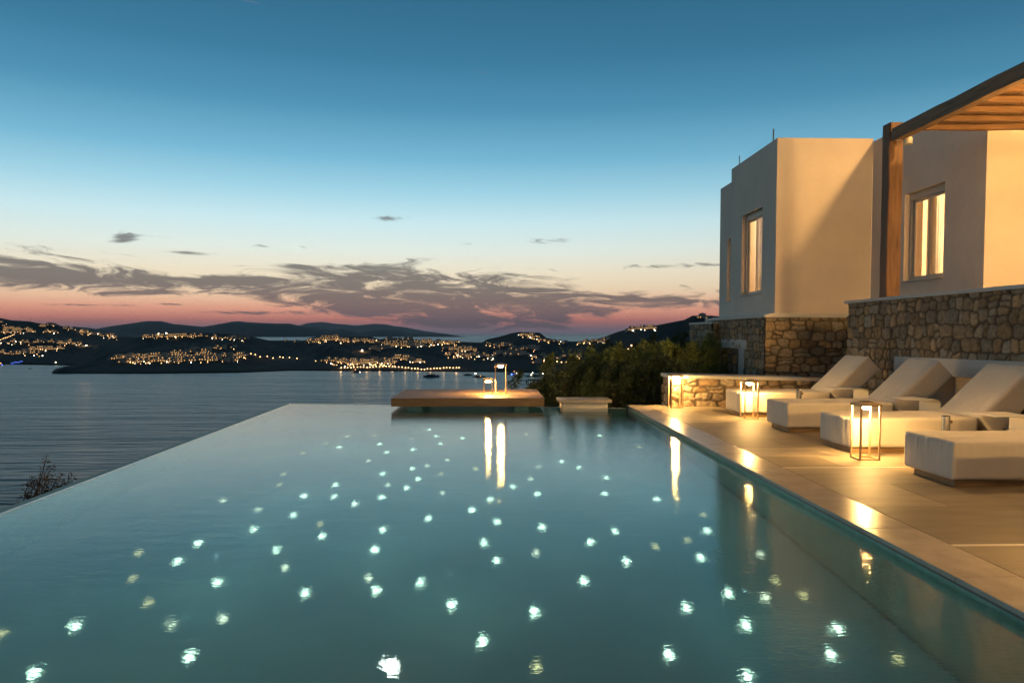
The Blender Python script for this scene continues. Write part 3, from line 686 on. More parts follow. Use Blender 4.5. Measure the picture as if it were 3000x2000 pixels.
def weld(o, dist=.0005, bevel=0):
    bm = bmesh.new(); bm.from_mesh(o.data); bmesh.ops.remove_doubles(bm, verts=bm.verts, dist=dist)
    # drop the coincident inner faces between abutting boxes
    seen = {}
    for f in bm.faces:
        key = tuple(sorted(v.index for v in f.verts)); seen.setdefault(key, []).append(f)
    kill = [f for l in seen.values() if len(l) > 1 for f in l]
    bmesh.ops.delete(bm, geom=kill, context='FACES')
    if bevel:
        bmesh.ops.dissolve_limit(bm, angle_limit=.01, verts=bm.verts, edges=bm.edges)
        es = [e for e in bm.edges if len(e.link_faces) == 2 and e.calc_face_angle(0) > .8]
        bmesh.ops.bevel(bm, geom=es, offset=bevel, segments=3, profile=.5, affect='EDGES')
    bm.to_mesh(o.data); bm.free()
mb = MB(); wall_with_hole(mb, 5.3, .3, 13.73, 16.35, ZB, ZT, (14.45, 15.62, 2.04, 3.74)); weld(mb.build('wall', M['plaster'], villa))
mb = MB(); vbox(mb, (5.602, 13.732, ZB), (7.1, 14.0, ZT-.001)); mb.build('wall', M['plaster'], villa)
mb = MB(); vbox(mb, (5.602, 14.002, ZT-.35), (9, 16.3, ZT-.15)); mb.build('roof', M['plaster'], villa)
mb = MB(); vbox(mb, (5.602, 16.1, ZB), (9, 16.345, ZT-.002)); vbox(mb, (8.9, 14, ZB), (9, 16.1, ZT-.36)); vbox(mb, (5.602, 14.001, ZB), (8.9, 16.1, ZB+.1)); mb.build('wall', M['plaster'], villa)
mb = MB(); wall_with_hole(mb, 5.62, .3, 16.352, 18.16, ZB, 4.80, (16.6, 17.58, 2.0, 3.5)); weld(mb.build('wall', M['plaster'], villa))
mb = MB(); vbox(mb, (5.923, 17.9, ZB), (9, 18.16, 4.80)); vbox(mb, (5.923, 16.36, 4.6), (9, 17.9, 4.79)); mb.build('wall', M['plaster'], villa)
mb = MB(); wall_with_hole(mb, 7.1, .32, 10.53, 13.728, 1.55, ZT-.06, (11.5, 12.62, 2.135, 3.64)); weld(mb.build('wall', M['plaster'], villa))
mb = MB(); vbox(mb, (7.422, 10.532, 1.55), (14, 10.83, ZT-.062)); mb.build('wall', M['plaster'], villa)
mb = MB(); vbox(mb, (7.422, 10.832, ZT-.35), (14, 13.99, ZT-.15)); vbox(mb, (7.422, 10.831, 1.55), (9.4, 13.99, 1.65)); vbox(mb, (9.4, 10.832, 1.55), (9.6, 13.99, ZT-.36)); mb.build('roof', M['plaster'], villa)
# upper storey, mostly out of frame
# windows
def villa_window(x, y0, y1, z0, z1, label=None, rec=.09):
    a = Vector(k3(x+rec, y0, z0))-VO; b = Vector(k3(x+rec, y1, z1))-VO; t = .055
    m = MB(); ax = a.x
    m.box(ax, a.y+.001, a.z+.001, ax+.07, a.y+t, b.z-.001); m.box(ax, b.y-t, a.z+.001, ax+.07, b.y-.001, b.z-.001)
    m.box(ax, a.y+t, a.z+.001, ax+.07, b.y-t, a.z+t); m.box(ax, a.y+t, b.z-t, ax+.07, b.y-t, b.z-.001)
    m.box(ax-.02, a.y+t+.001, b.z-t-.07, ax+.05, b.y-t-.001, b.z-t-.001)
    f = m.build('window', M['frame'], villa, bevel=.004)
    if label: f['label'] = label
    ym = (a.y+b.y)/2; s = MB(); q = .045
    for (p0, p1, dx) in ((a.y+t+.002, ym+.02, .012), (ym-.02, b.y-t-.002, .042)):
        z0_, z1_ = a.z+t+.002, b.z-t-.072
        s.box(ax+dx, p0, z0_, ax+dx+.025, p0+q, z1_); s.box(ax+dx, p1-q, z0_, ax+dx+.025, p1, z1_)
        s.box(ax+dx, p0+q, z0_, ax+dx+.025, p1-q, z0_+q); s.box(ax+dx, p0+q, z1_-q, ax+dx+.025, p1-q, z1_)
        MB().quad((ax+dx+.012, p0+q, z0_+q), (ax+dx+.012, p1-q, z0_+q), (ax+dx+.012, p1-q, z1_-q), (ax+dx+.012, p0+q, z1_-q)).build('pane', M['glass'], f)
    s.build('sash', M['frame'], f)
    # curtains drawn to both sides inside
    for (c0, c1) in ((a.y-.15, a.y+(b.y-a.y)*.42), (b.y-(b.y-a.y)*.34, b.y-(b.y-a.y)*.08)):
        n = 60; V = []
        for i in range(n+1):
            yy = c0+(c1-c0)*i/n; xx = ax+.3+.035*math.sin(i*.95)+.015*math.sin(i*2.3)
            V += [(xx, yy, a.z-.1), (xx, yy, b.z+.15)]
        npmesh('curtain', V, [(2*i, 2*i+2, 2*i+3, 2*i+1) for i in range(n)], M['curtain'], f)
    # white sill
    MB().box(ax-.14, a.y+.002, a.z+.0005, ax-.001, b.y-.002, a.z+.02).build('sill', M['white'], f)
villa_window(5.3, 14.45, 15.62, 2.04, 3.74, 'narrow-looking lit window in the left face of the corner block')
villa_window(5.62, 16.6, 17.58, 2.0, 3.5, 'lit window in the farthest block, almost hidden by the corner')
villa_window(7.1, 11.5, 12.62, 2.135, 3.64, 'lit window with cream curtains right of the timber post')
def lamp_light(name, loc, energy, size, parent=None, col=WARM, kind='POINT', **kw):
    l = bpy.data.lights.new(name, kind); l.energy = energy; l.color = col; l.shadow_soft_size = size
    for a, b in kw.items(): setattr(l, a, b)
    o = bpy.data.objects.new(name, l); COL.objects.link(o); o.location = loc
    if parent: o.parent = parent
    return o
for (c, e) in (((6.9, 15.0, 3.9), 260), ((7.0, 17.2, 3.9), 130), ((7.66, 11.05, 3.75), 420)):
    p = Vector(k3(*c))-VO
    lamp = MB().lathe(p, [(.03, .22), (.16, .12), (.18, 0), (.1, -.06)], 14).build('ceiling_lamp', M['lampwhite'], villa)
    lamp_light('ceiling_lamp_light', p-Vector((0, 0, .25)), e, .12, villa, (1, .72, .38))
# stone base of the villa
bx, by, bz = k3(5.07, 13.58, 1.555)
vb = stone_panel('stone_base', Vector((bx, by, -.7))-VO, (1, 0, 0), (0, 0, 1), (0, -1, 0), 1.75, bz+.7, cell=(.24, .16), seed=21, relief=.03, tone=1.05, parent=villa)
stone_panel('stone_base', Vector((bx, by+3.9, -.7))-VO, (0, -1, 0), (0, 0, 1), (-1, 0, 0), 3.9, bz+.7, cell=(.22, .17), seed=22, relief=.03, hole=(1.2, 2.72, -.1, 1.63), parent=villa)
MB().box(bx-VO.x+.5, by-VO.y+.012, -.7-VO.z, bx-VO.x+1.75, by-VO.y+3.9, bz-VO.z-.001).build('base_core', M['grout'], villa)
mb = MB(); mb.prism([(bx-.05, by-.05), (7.7, by-.05), (7.7, 19.9), (bx+.3, 19.9), (bx+.3, by+4.0), (bx-.05, by+4.0)], bz, bz+.06)
mb.prism([(bx+.08, by+.03), (7.6, by+.03), (7.6, 19.8), (bx+.4, 19.8), (bx+.4, by+3.9), (bx+.08, by+3.9)], bz+.06, bz+.085)
for i in range(len(mb.v)): mb.v[i] = tuple(Vector(mb.v[i])-VO)
mb.build('ledge', M['white'], villa, bevel=.01)
# niche in the left face of the base
p0 = by-VO.y
MB().box(bx-VO.x-.03, p0+1.03, .93-VO.z, bx-VO.x+.3, p0+2.75, 1.13-VO.z).build('lintel', M['white'], villa, bevel=.006)
mb = MB().box(bx-VO.x+.02, p0+1.18, -.7-VO.z, bx-VO.x+.28, p0+1.65, .93-VO.z); mb.build('pillar', M['white'], villa)
stone_panel('niche_stone', Vector((bx+.12, by+2.72, -.7))-VO, (0, -1, 0), (0, 0, 1), (-1, 0, 0), 1.6, 1.63, cell=(.26, .2), seed=25, parent=villa)
# roof terrace glass rail
mb = MB(); q0 = Vector(k3(5.42, 14.25, ZT-.16))-VO; q1 = Vector(k3(5.42, 16.2, ZT-.16))-VO
g = MB().quad((q0.x, q0.y, q0.z), (q1.x, q1.y, q1.z), (q1.x, q1.y, q1.z+.42), (q0.x, q0.y, q0.z+.42)).build('glass_rail', M['glass'], villa)
m2 = MB().bar(q0, q0+Vector((0, 0, .5)), .014); m2.bar(q1, q1+Vector((0, 0, .45)), .01); m2.build('rail_post', M['rail'], g)
# small stone wall left of the base
sw = empty('garden_wall', (5.3, 17.6, -.7), 0, 'short rubble stone wall end with pale cap left of the villa base', 'wall')
stone_panel('stone_face', (0, 2.0, 0), (0, -1, 0), (0, 0, 1), (-1, 0, 0), 2.0, 2.2, seed=31, res=.03, parent=sw)
stone_panel('stone_face', (0, 0, 0), (1, 0, 0), (0, 0, 1), (0, -1, 0), .5, 2.2, seed=32, res=.03, parent=sw)
MB().box(-.04, -.04, 2.2, .5, 2.0, 2.25).build('cap', M['white'], sw)

# ---------------------------------------------------------------- pergola
pg = empty('pergola', (XR, 11.9, WT+.05), 0, 'timber pergola with rough square post, bowed beam and reed roof', 'pergola')
PO = Vector(pg.location)
def wavy_beam(name, a, b, w, h, m, n=24, amp=.02, seed=0, sag=0):
    a, b = Vector(a), Vector(b); d = (b-a); L_ = d.length; d.normalize(); s = Vector((-d.y, d.x, 0)).normalized() if abs(d.z) < .9 else Vector((1, 0, 0)); u = s.cross(d) if abs(d.z) > .9 else Vector((0, 0, 1))
    V = []; Fc = []
    for i in range(n+1):
        t = i/n; c = a + d*L_*t + u*(amp*noise.noise(Vector((t*L_*.9, seed, 0))) + sag*math.sin(math.pi*t)) + s*amp*.7*noise.noise(Vector((t*L_*.8, seed, 9)))
        for k, (p, q) in enumerate(((-1, -1), (-.86, -1), (.86, -1), (1, -.86), (1, .86), (.86, 1), (-.86, 1), (-1, .86))):
            j = 1+.05*noise.noise(Vector((t*L_*2.5, seed+k*3.1, 4)))
            V.append(tuple(c + s*p*w/2*j + u*q*h/2*j - PO))
    for i in range(n):
        for k in range(8): Fc.append((i*8+k, i*8+(k+1) % 8, (i+1)*8+(k+1) % 8, (i+1)*8+k))
    Fc += [tuple(range(7, -1, -1)), tuple(range(n*8, n*8+8))]
    return npmesh(name, V, Fc, m, pg, smooth=False)
wavy_beam('post', (XR+.13, 11.88, WT+.05), (XR+.13, 11.88, 4.62), .225, .22, M['post'], amp=.012, seed=2)
wavy_beam('post', (XR+.13, 3.6, WT+.05), (XR+.13, 3.6, 4.3), .225, .22, M['post'], amp=.012, seed=5)
wavy_beam('beam', (XR+.09, 11.72, 4.41), (XR+.09, 3.0, 4.34), .15, .20, M['beam'], n=50, amp=.035, seed=3, sag=.02)
ry = 11.16; rn = 0
while ry > 3.2:
    wavy_beam('rafter', (XR+.02+.15, ry, 4.37), (XR+6.2, ry+U(-.03, .03), 4.40), .085, .08, M['rafter'], n=26, amp=.018, seed=20+rn); ry -= .445; rn += 1
mb = MB(); x = XR+.2
rr = random.Random(3)
while x < XR+6.2:
    r_ = rr.uniform(.007, .012); z = 4.45+rr.uniform(0, .012)
    ya, yb = 11.30+rr.uniform(-.02, .05), 3.0
    mb.bar((x-PO.x, ya-PO.y, z-PO.z), (x+rr.uniform(-.015, .015)-PO.x, (ya+yb)/2-PO.y, z+rr.uniform(-.006, .006)-PO.z), r_, n=5)
    mb.bar((x-PO.x, (ya+yb)/2-PO.y, z-PO.z), (x+rr.uniform(-.015, .015)-PO.x, yb-PO.y, z-PO.z), r_, n=5)
    x += r_*2 + (rr.uniform(.0, .004) if rr.random() > .04 else .014)
mb.build('reed_roof', M['cane'], pg)
# spot lamps under the beam
for (px, py, Y, nm) in ((2637, 403, 11.68, 'left'), (2660, 414, 11.58, 'right')):
    c = onY(px, py, Y); o = empty('spot_lamp', c, 0, f'white cylindrical spot lamp under the pergola beam, the {nm} one at the post', 'lamp')
    MB().lathe((0, 0, 0), [(.058, .055), (.062, .05), (.062, -.045), (.056, -.05)], 20).build('lamp_body', M['lampwhite'], o, smooth=False)
    MB().bar((0, 0, .05), (0, 0, .11 if nm == 'left' else .15), .012).build('stem', M['lampwhite'], o)

# unseen lamps: high one inferred from the beam shadow, standing ones added for light
def unseen_lamp(x, y, z, zb, e, label, size=.09, col=WARM, down=False):
    o = empty('unseen_lamp', (x, y, zb), 0, label, 'lamp'); h = z-zb
    MB().bar((0, 0, 0), (0, 0, h-.12), .02, n=8).build('pole', M['rail'], o); MB().lathe((0, 0, 0), [(.14, 0), (.14, .02), (.03, .04)], 16).build('base', M['rail'], o)
    MB().lathe((0, 0, h-.12), [(.03, 0), (.07, .02)], 12).build('lamp_holder', M['lampwhite'], o)
    lamp_light('unseen_lamp_light', (0, 0, h), e, size, o, col)
unseen_lamp(8.6, 9.5, 6.4, WT-.02, 1050, 'tall pole lamp above the pergola roof at the right of the villa', .14)
unseen_lamp(7.35, 7.8, 3.2, WT-.02, 350, 'unseen fill lamp added under the pergola near the villa wall', .2)
unseen_lamp(9.4, 8.6, 3.3, WT-.02, 90, 'second unseen fill lamp added under the pergola, farther from the pool', .1)
unseen_lamp(7.6, 4.6, 3.3, WT-.02, 380, 'unseen fill lamp added at the near end of the pergola', .1)

# ---------------------------------------------------------------- wooden deck and stone block at the pool edge
dk = empty('wooden_deck', (-1.72, 12.78, 0), 0, 'low wooden deck platform overhanging the far pool edge', 'deck')
Wd, Dd = 2.62, 2.1
mb = MB(); n = 22
for i in range(n):
    y0 = i*Dd/n; mb.box(0, y0+.0045, .125, Wd, y0+Dd/n-.0045, .145)
mb.build('decking', M['wood'], dk, bevel=.002)
mb = MB(); mb.box(0, -.012, .004, Wd, .02, .138); mb.box(0, Dd-.02, .004, Wd, Dd+.012, .138); mb.box(-.012, -.012, .004, 0, Dd+.012, .146); mb.box(Wd, -.012, .004, Wd+.012, Dd+.012, .146)
mb.box(.02, .03, .005, Wd-.02, Dd-.03, .124); mb.build('fascia', M['wood'], dk)
MB().box(.25, .12, -.45, .5, 2.0, .004).box(Wd-.5, .12, -.45, Wd-.25, 2.0, .004).build('support', M['poolwall'], dk)
sb = empty('stone_pedestal', (1.25, 12.95, 0), 0, 'low pale stone block with overhanging slab at the far pool edge', 'bench')
MB().box(0, 0, -.5, .80, .5, .045).build('body', M['white'], sb, bevel=.004)
MB().box(-.065, -.05, .046, .865, .55, .098).build('slab', M['coping'], sb, bevel=.006)

# ---------------------------------------------------------------- lanterns
def lantern(w, h, x, y, z, label, rz=0, strength=1.0):
    o = empty('lantern', (x, y, z), rz, label, 'lantern', 'lanterns'); t = .017; s = w/2
    m = MB()
    for a in (-1, 1):
        for b in (-1, 1): m.box(a*s-(t if a > 0 else 0), b*s-(t if b > 0 else 0), .0, a*s+(0 if a > 0 else t), b*s+(0 if b > 0 else t), h-.03)
    m.box(-s+t, -s, .003, s-t, -s+t, .018); m.box(-s+t, s-t, .003, s-t, s, .018); m.box(-s, -s+t, .003, -s+t, s-t, .018); m.box(s-t, -s+t, .003, s, s-t, .018)
    m.build('frame', M['lantern'], o, bevel=.001)
    r = MB(); q = s+.006
    r.v = [(-q, -q, h-.03), (q, -q, h-.03), (q, q, h-.03), (-q, q, h-.03), (-q, -q, h-.008), (q, -q, h-.008), (q, q, h-.008), (-q, q, h-.008), (-s*.5, -s*.5, h+.012), (s*.5, -s*.5, h+.012), (s*.5, s*.5, h+.012), (-s*.5, s*.5, h+.012)]
    r.f = [(0, 3, 2, 1)] + [(i, (i+1) % 4, 4+(i+1) % 4, 4+i) for i in range(4)] + [(4+i, 4+(i+1) % 4, 8+(i+1) % 4, 8+i) for i in range(4)] + [(8, 9, 10, 11)]
    rf = r.build('roof', M['lantern'], o)
    MB().box(-s*.45, -s*.45, h+.0125, s*.45, s*.45, h+.016).build('solar_panel', M['solar'], rf)
    rr_ = min(.046, w*.26)
    MB().lathe((0, 0, h-.031), [(rr_, 0), (rr_*.97, -.012), (rr_*.75, -.026), (rr_*.4, -.034), (.004, -.036)], 20).build('lamp_bulb', E_lantern, o, smooth=True)
    return o
lantern(.208, .565, 3.14, 12.50, 0, 'floor lantern standing against the low stone wall, farthest of the terrace')
lantern(.210, .565, 3.823, 10.84, 0, 'floor lantern in front of the farthest sun lounger')
lantern(.206, .565, 3.746, 7.275, 0, 'nearest floor lantern, in front of the third sun lounger')
lantern(.206, .565, 3.72, 3.72, 0, 'floor lantern outside the picture, beside the lounger cut off by the right edge')
c = onz(1430, 1155.6, .146); lantern(.165, .285, c.x, c.y+.08, .146, 'short lantern on the wooden deck')
c = onz(1467, 1153.5, .146); lantern(.21, .55, c.x, c.y+.1, .146, 'tall lantern on the wooden deck')

# ---------------------------------------------------------------- sun loungers
def soft_box(sx, sy, sz, r, res=.022, wr=.004, seed=0, ruffle=False):
    """rounded cushion 0..sx, 0..sy, 0..sz"""
    V = []; Fc = []; idx = {}
    nx, ny, nz = max(2, int(sx/res)), max(2, int(sy/res)), max(2, int(sz/res))
    def vid(i, j, k):
        key = (i, j, k)
        if key not in idx:
            p = Vector((sx*i/nx, sy*j/ny, sz*k/nz)); q = Vector((min(max(p.x, r), sx-r), min(max(p.y, r), sy-r), min(max(p.z, r), sz-r)))
            d = p-q; nrm = d.normalized() if d.length > 0 else Vector((0, 0, 1)); p = q + nrm*min(r, d.length if d.length < r else r)
            n = noise.noise(Vector((p.x*2.2+seed, p.y*6, p.z*3)))*wr*1.6 + noise.noise(Vector((p.x*7+seed, p.y*17, p.z*5)))*wr*.5
            if ruffle and p.z > sz-.16:
                f = max(0, 1-abs(p.z-(sz-.035))/.11); sidev = p.y if (p.x < r*.8 or p.x > sx-r*.8) else p.x
                n += f*(.0058 if p.x < r*.8 else .0014)*math.sin(sidev*140+3*noise.noise(Vector((sidev*8, seed, 0)))*3) if abs(nrm.z) < .8 else 0
            p = p + nrm*n; idx[key] = len(V); V.append(p)
        return idx[key]
    for k in (0, nz):
        for i in range(nx):
            for j in range(ny):
                f = (vid(i, j, k), vid(i+1, j, k), vid(i+1, j+1, k), vid(i, j+1, k)); Fc.append(f if k else f[::-1])
    for j in (0, ny):
        for i in range(nx):
            for k in range(nz):
                f = (vid(i, j, k), vid(i+1, j, k), vid(i+1, j, k+1), vid(i, j, k+1)); Fc.append(f if not j else f[::-1])
    for i in (0, nx):
        for j in range(ny):
            for k in range(nz):
                f = (vid(i, j, k), vid(i, j+1, k), vid(i, j+1, k+1), vid(i, j, k+1)); Fc.append(f if i else f[::-1])
    return V, Fc
def make_lounger():
    o = empty('sun_lounger')
    # foot at x=0, near side y=0; seat 1.37 long
    b = MB(); b.box(.035, .02, .0, 1.95, .60, .055); b.build('base', M['wood'], o, bevel=.002)
    V, Fc = soft_box(1.37, .725, .318, .028, res=.014, ruffle=True, seed=1)
    V = [v + Vector((0, 0, .055)) for v in V]; npmesh('seat_cushion', V, Fc, M['canvas'], o)
    V, Fc = soft_box(.80, .725, .285, .028, seed=5)
    an = R(43.5); rot = Matrix.Rotation(-an, 3, 'Y'); piv = Vector((1.365, 0, .373))
    V = [rot @ Vector((v.x, v.y, v.z-.285)) + piv for v in V]; npmesh('back_cushion', V, Fc, M['canvas'], o)
    fr = MB()
    for y in (.12, .58): fr.bar((1.75, y, .05), (1.92, y, .52), .014); 
    fr.build('back_support', M['rail'], o)
    return o
LX = 3.756
ys = [11.00, 9.27, 7.60, 5.885, 4.17]
names = ['farthest white sun lounger beside the low stone wall', 'second white sun lounger from the low stone wall, its side in shade', 'white sun lounger brightly lit by the nearest lantern at its side',
         'nearest fully visible white sun lounger with a ruffled foot end', 'white sun lounger cut off by the right edge, only its corner showing']
pl = make_lounger()
for i, y in enumerate(ys):
    o = pl if i == 0 else copy_tree(pl)
    o.location = (LX, y, 0); o.rotation_euler = (0, 0, R((.6, -.4, .3, 0, .5)[i])); tag(o, names[i], 'sun lounger', 'white sun loungers on the terrace')
# side tables: folded sheet metal
def make_table():
    o = empty('side_table'); W = .43; D = .43; T = .008; H = .485; R_ = .05
    pr = [(0, H), (W-R_, H)] + [(W-R_+R_*math.sin(a), H-R_+R_*math.cos(a)) for a in [R(15*k) for k in range(1, 7)]] + [(W, .02), (W, .008)]
    V = []; Fc = []
    for (x, z) in pr: V += [(x, 0, z), (x, D, z)]
    n = len(pr)
    me = MB()
    for i in range(n-1):
        (xa, za), (xb, zb) = pr[i], pr[i+1]; d = Vector((xb-xa, 0, zb-za)).normalized(); nn = Vector((d.z, 0, -d.x))*T
    inn = []
    for i in range(n):
        a = pr[max(0, i-1)]; b = pr[min(n-1, i+1)]; d = Vector((b[0]-a[0], 0, b[1]-a[1])).normalized(); inn.append((pr[i][0]+d.z*T, pr[i][1]-d.x*T))
    poly = pr + inn[::-1]; k = len(poly)
    VV = [(x, 0, z) for x, z in poly] + [(x, D, z) for x, z in poly]
    FF = [(i, (i+1) % k, k+(i+1) % k, k+i) for i in range(k)]
    FF += [(i, i+1, k-2-i, k-1-i) for i in range(n-1)] + [(k+i+1, k+i, 2*k-1-i, 2*k-2-i) for i in range(n-1)]
    top = npmesh('table_top', VV, FF, M['tablem'], o, smooth=False)
    MB().box(.02, 0, 0, W, D, .008).build('base', M['tablem'], o)
    return o
pt = make_table()
for i, (x, y, l) in enumerate(((4.85, 10.18, 'bent metal side table between the farthest and the second lounger'), (4.82, 8.47, 'bent metal side table between the second and third loungers'), (4.70, 6.72, 'bent metal side table right behind the nearest lounger, nearest of the side tables'))):
    o = pt if i == 0 else copy_tree(pt); o.location = (x, y, 0); tag(o, l, 'side table', 'metal side tables between the loungers')
def make_sleeve():
    o = empty('parasol_base')
    MB().lathe((0, 0, 0), [(.040, .03), (.040, .452), (.037, .46), (.034, .46), (.034, .40)], 24).build('tube', M['steel'], o, smooth=False)
    MB().lathe((0, 0, 0), [(.13, 0), (.13, .025), (.05, .03)], 20).build('base_plate', M['steel'], o)
    MB().bar((.038, 0, .40), (.06, 0, .40), .016, n=10).build('knob', M['wood'], o)
    return o
ps = make_sleeve()
for i, (x, y, l) in enumerate(((4.40, 10.45, 'polished steel parasol holder beside the farthest lounger'), (4.42, 7.05, 'polished steel parasol holder beside the third lounger behind the nearest one'))):
    o = ps if i == 0 else copy_tree(ps); o.location = (x, y, 0); tag(o, l, 'parasol base', 'steel parasol holders')

# ---------------------------------------------------------------- star lights in the pool
A = [(1495, 153, .4), (1597, 121, .5), (1720, 118, .4), (1556, 172, .8), (1742, 157, .8), (1392, 198, .4), (1691, 234, .7), (1774, 196, 1), (1897, 182, 1), (1888, 131, .3), (1970, 91, .8), (2003, 120, .9), (2023, 156, .8), (2123, 130, 1.3), (2055, 230, .45), (1963, 257, .5), (1892, 271, .9), (2025, 294, .4), (2185, 272, .3), (1302, 295, .3), (1283, 343, .4), (1755, 294, 1.2), (1917, 318, .8), (1781, 344, .7), (1865, 359, .9), (1538, 345, .9), (2033, 381, .45), (1393, 396, .8), (1534, 398, .9), (1750, 402, .9), (1628, 432, 1), (1026, 415, .6), (1185, 457, .7), (1346, 485, .8), (1965, 500, .9), (1470, 525, .3), (1163, 551, .9), (1757, 553, .9), (1475, 581, .9), (908, 613, .9), (1267, 644, 1.1), (1717, 644, .9), (637, 657, .25), (813, 697, 1.1), (1311, 723, .6), (611, 774, .3), (996, 793, 1.1), (1398, 843, 1.1), (1692, 770, .7), (1725, 830, .8), (1928, 795, .8), (680, 886, .2), (1024, 957, .7), (791, 984, .5), (341, 995, 1), (2070, 900, .8), (2212, 1067, 1), (865, 1137, 1), (1794, 1180, 2.5), (150, 1215, 1.1), (2250, 411, .8), (2165, 461, .8), (2280, 514, .8), (2221, 613, .9), (2278, 693, .9), (3, 1027, .3)]
B = [(472, 353, .9), (557, 316, .7), (594, 261, .7), (697, 238, 1), (775, 265, .8), (583, 387, .8), (899, 312, 1), (893, 384, .8), (1133, 411, 1), (605, 538, .8), (940, 558, .8), (872, 118, .9), (400, 128, 1.0), (650, 128, .3), (535, 112, .3), (1055, 170, .25), (826, 608, 1.1), (580, 658, .5), (993, 698, .8), (797, 788, 1.1), (1128, 627, .35), (1275, 597, .35), (1363, 555, .9), (1348, 480, .4), (1333, 680, 1.1), (1612, 662, .5), (1678, 786, .4), (1634, 863, .5), (1807, 850, .25), (1459, 842, 1.1), (1267, 907, .9), (571, 930, 1), (1538, 990, 1.2), (1957, 1003, 1.1), (1186, 1125, .8), (1929, 1127, 1.1), (1545, 1225, 1.2), (583, 1180, .3), (2240, 1145, .25), (303, 270, .35)]
SC_ = 1500/2352
stars = [(x*SC_, 1200+y*SC_, b) for x, y, b in A] + [(1200+x*SC_, 1200+y*SC_, b) for x, y, b in B]
E_star = {'bright': emis('star_light_bright', (.66, 1, .80), 8), 'soft': emis('star_light_soft', (.78, 1, .72), 3.6), 'dim': emis('star_light_dim', (.85, .9, .42), 1.8), 'big': emis('star_light_large', (.9, 1, .95), 45)}
lens = {}; lit = []
for (px, py, b) in stars:
    s = onz(px, py, WZ); d = (s-C0).normalized(); eta = 1/1.33; c1 = -d.z; c2 = math.sqrt(1-eta*eta*(1-c1*c1))
    t = Vector((d.x*eta, d.y*eta, d.z*eta + (c1*eta - c2))); p = s + t*((FZ-WZ)/t.z)
    k = 'big' if b > 2 else 'bright' if b >= .75 else 'soft' if b >= .42 else 'dim'
    if k not in lens:
        r_ = {'big': .022, 'bright': .0135, 'soft': .013, 'dim': .013}[k]
        e = empty('pool_light')
        MB().lathe((0, 0, 0), [(r_*2.2, 0), (r_*2.2, .004), (r_*2.1, .005)], 14).build('bezel', M['steel'], e)
        lens_glints = MB(); q_ = random.Random(len(lens)+3)
        lens_glints.lathe((0, 0, 0), [(r_*.62, .0052), (r_*.5, .008), (r_*.2, .010)], 9)
        for _ in range(34):  # loose glowing discs: glints scattered by ripples put into the lens shape
            a, b = q_.gauss(0, r_*.95), q_.gauss(0, r_*1.7); w_ = q_.uniform(.0018, .0048)
            lens_glints.lathe((a, b, .0056+abs(a)*.01), [(w_, 0), (w_*.6, .003)], 5)
        lens_glints.build('lens', E_star[k], e)
        lens[k] = e; o = e
    else: o = copy_tree(lens[k])
    if k in ('bright', 'big') and len(lit) < 34 and all((p-q).length > .85 for q in lit):
        lit.append(p.copy()); lamp_light('pool_fill_light', (0, 0, .5), .8, 0, o, (.45, .95, .95))  # fill light added above the lens to brighten the pool
    o.rotation_euler.z = -math.atan2(p.x, p.y)*1.6 + random.uniform(-.3, .3)
    o.location = p + Vector((0, 0, .001)); o.location.x = min(2.36, o.location.x); o.location.y = min(12.8, o.location.y)
    tag(o, {'big': 'largest and brightest underwater star light at the bottom of the picture', 'bright': 'bright white star light under the pool water', 'soft': 'softer pale star light under the pool water', 'dim': 'faint yellowish star light under the pool water'}[k], 'pool light', {'big': None, 'bright': 'bright pool star lights', 'soft': 'soft pool star lights', 'dim': 'dim pool star lights'}[k])

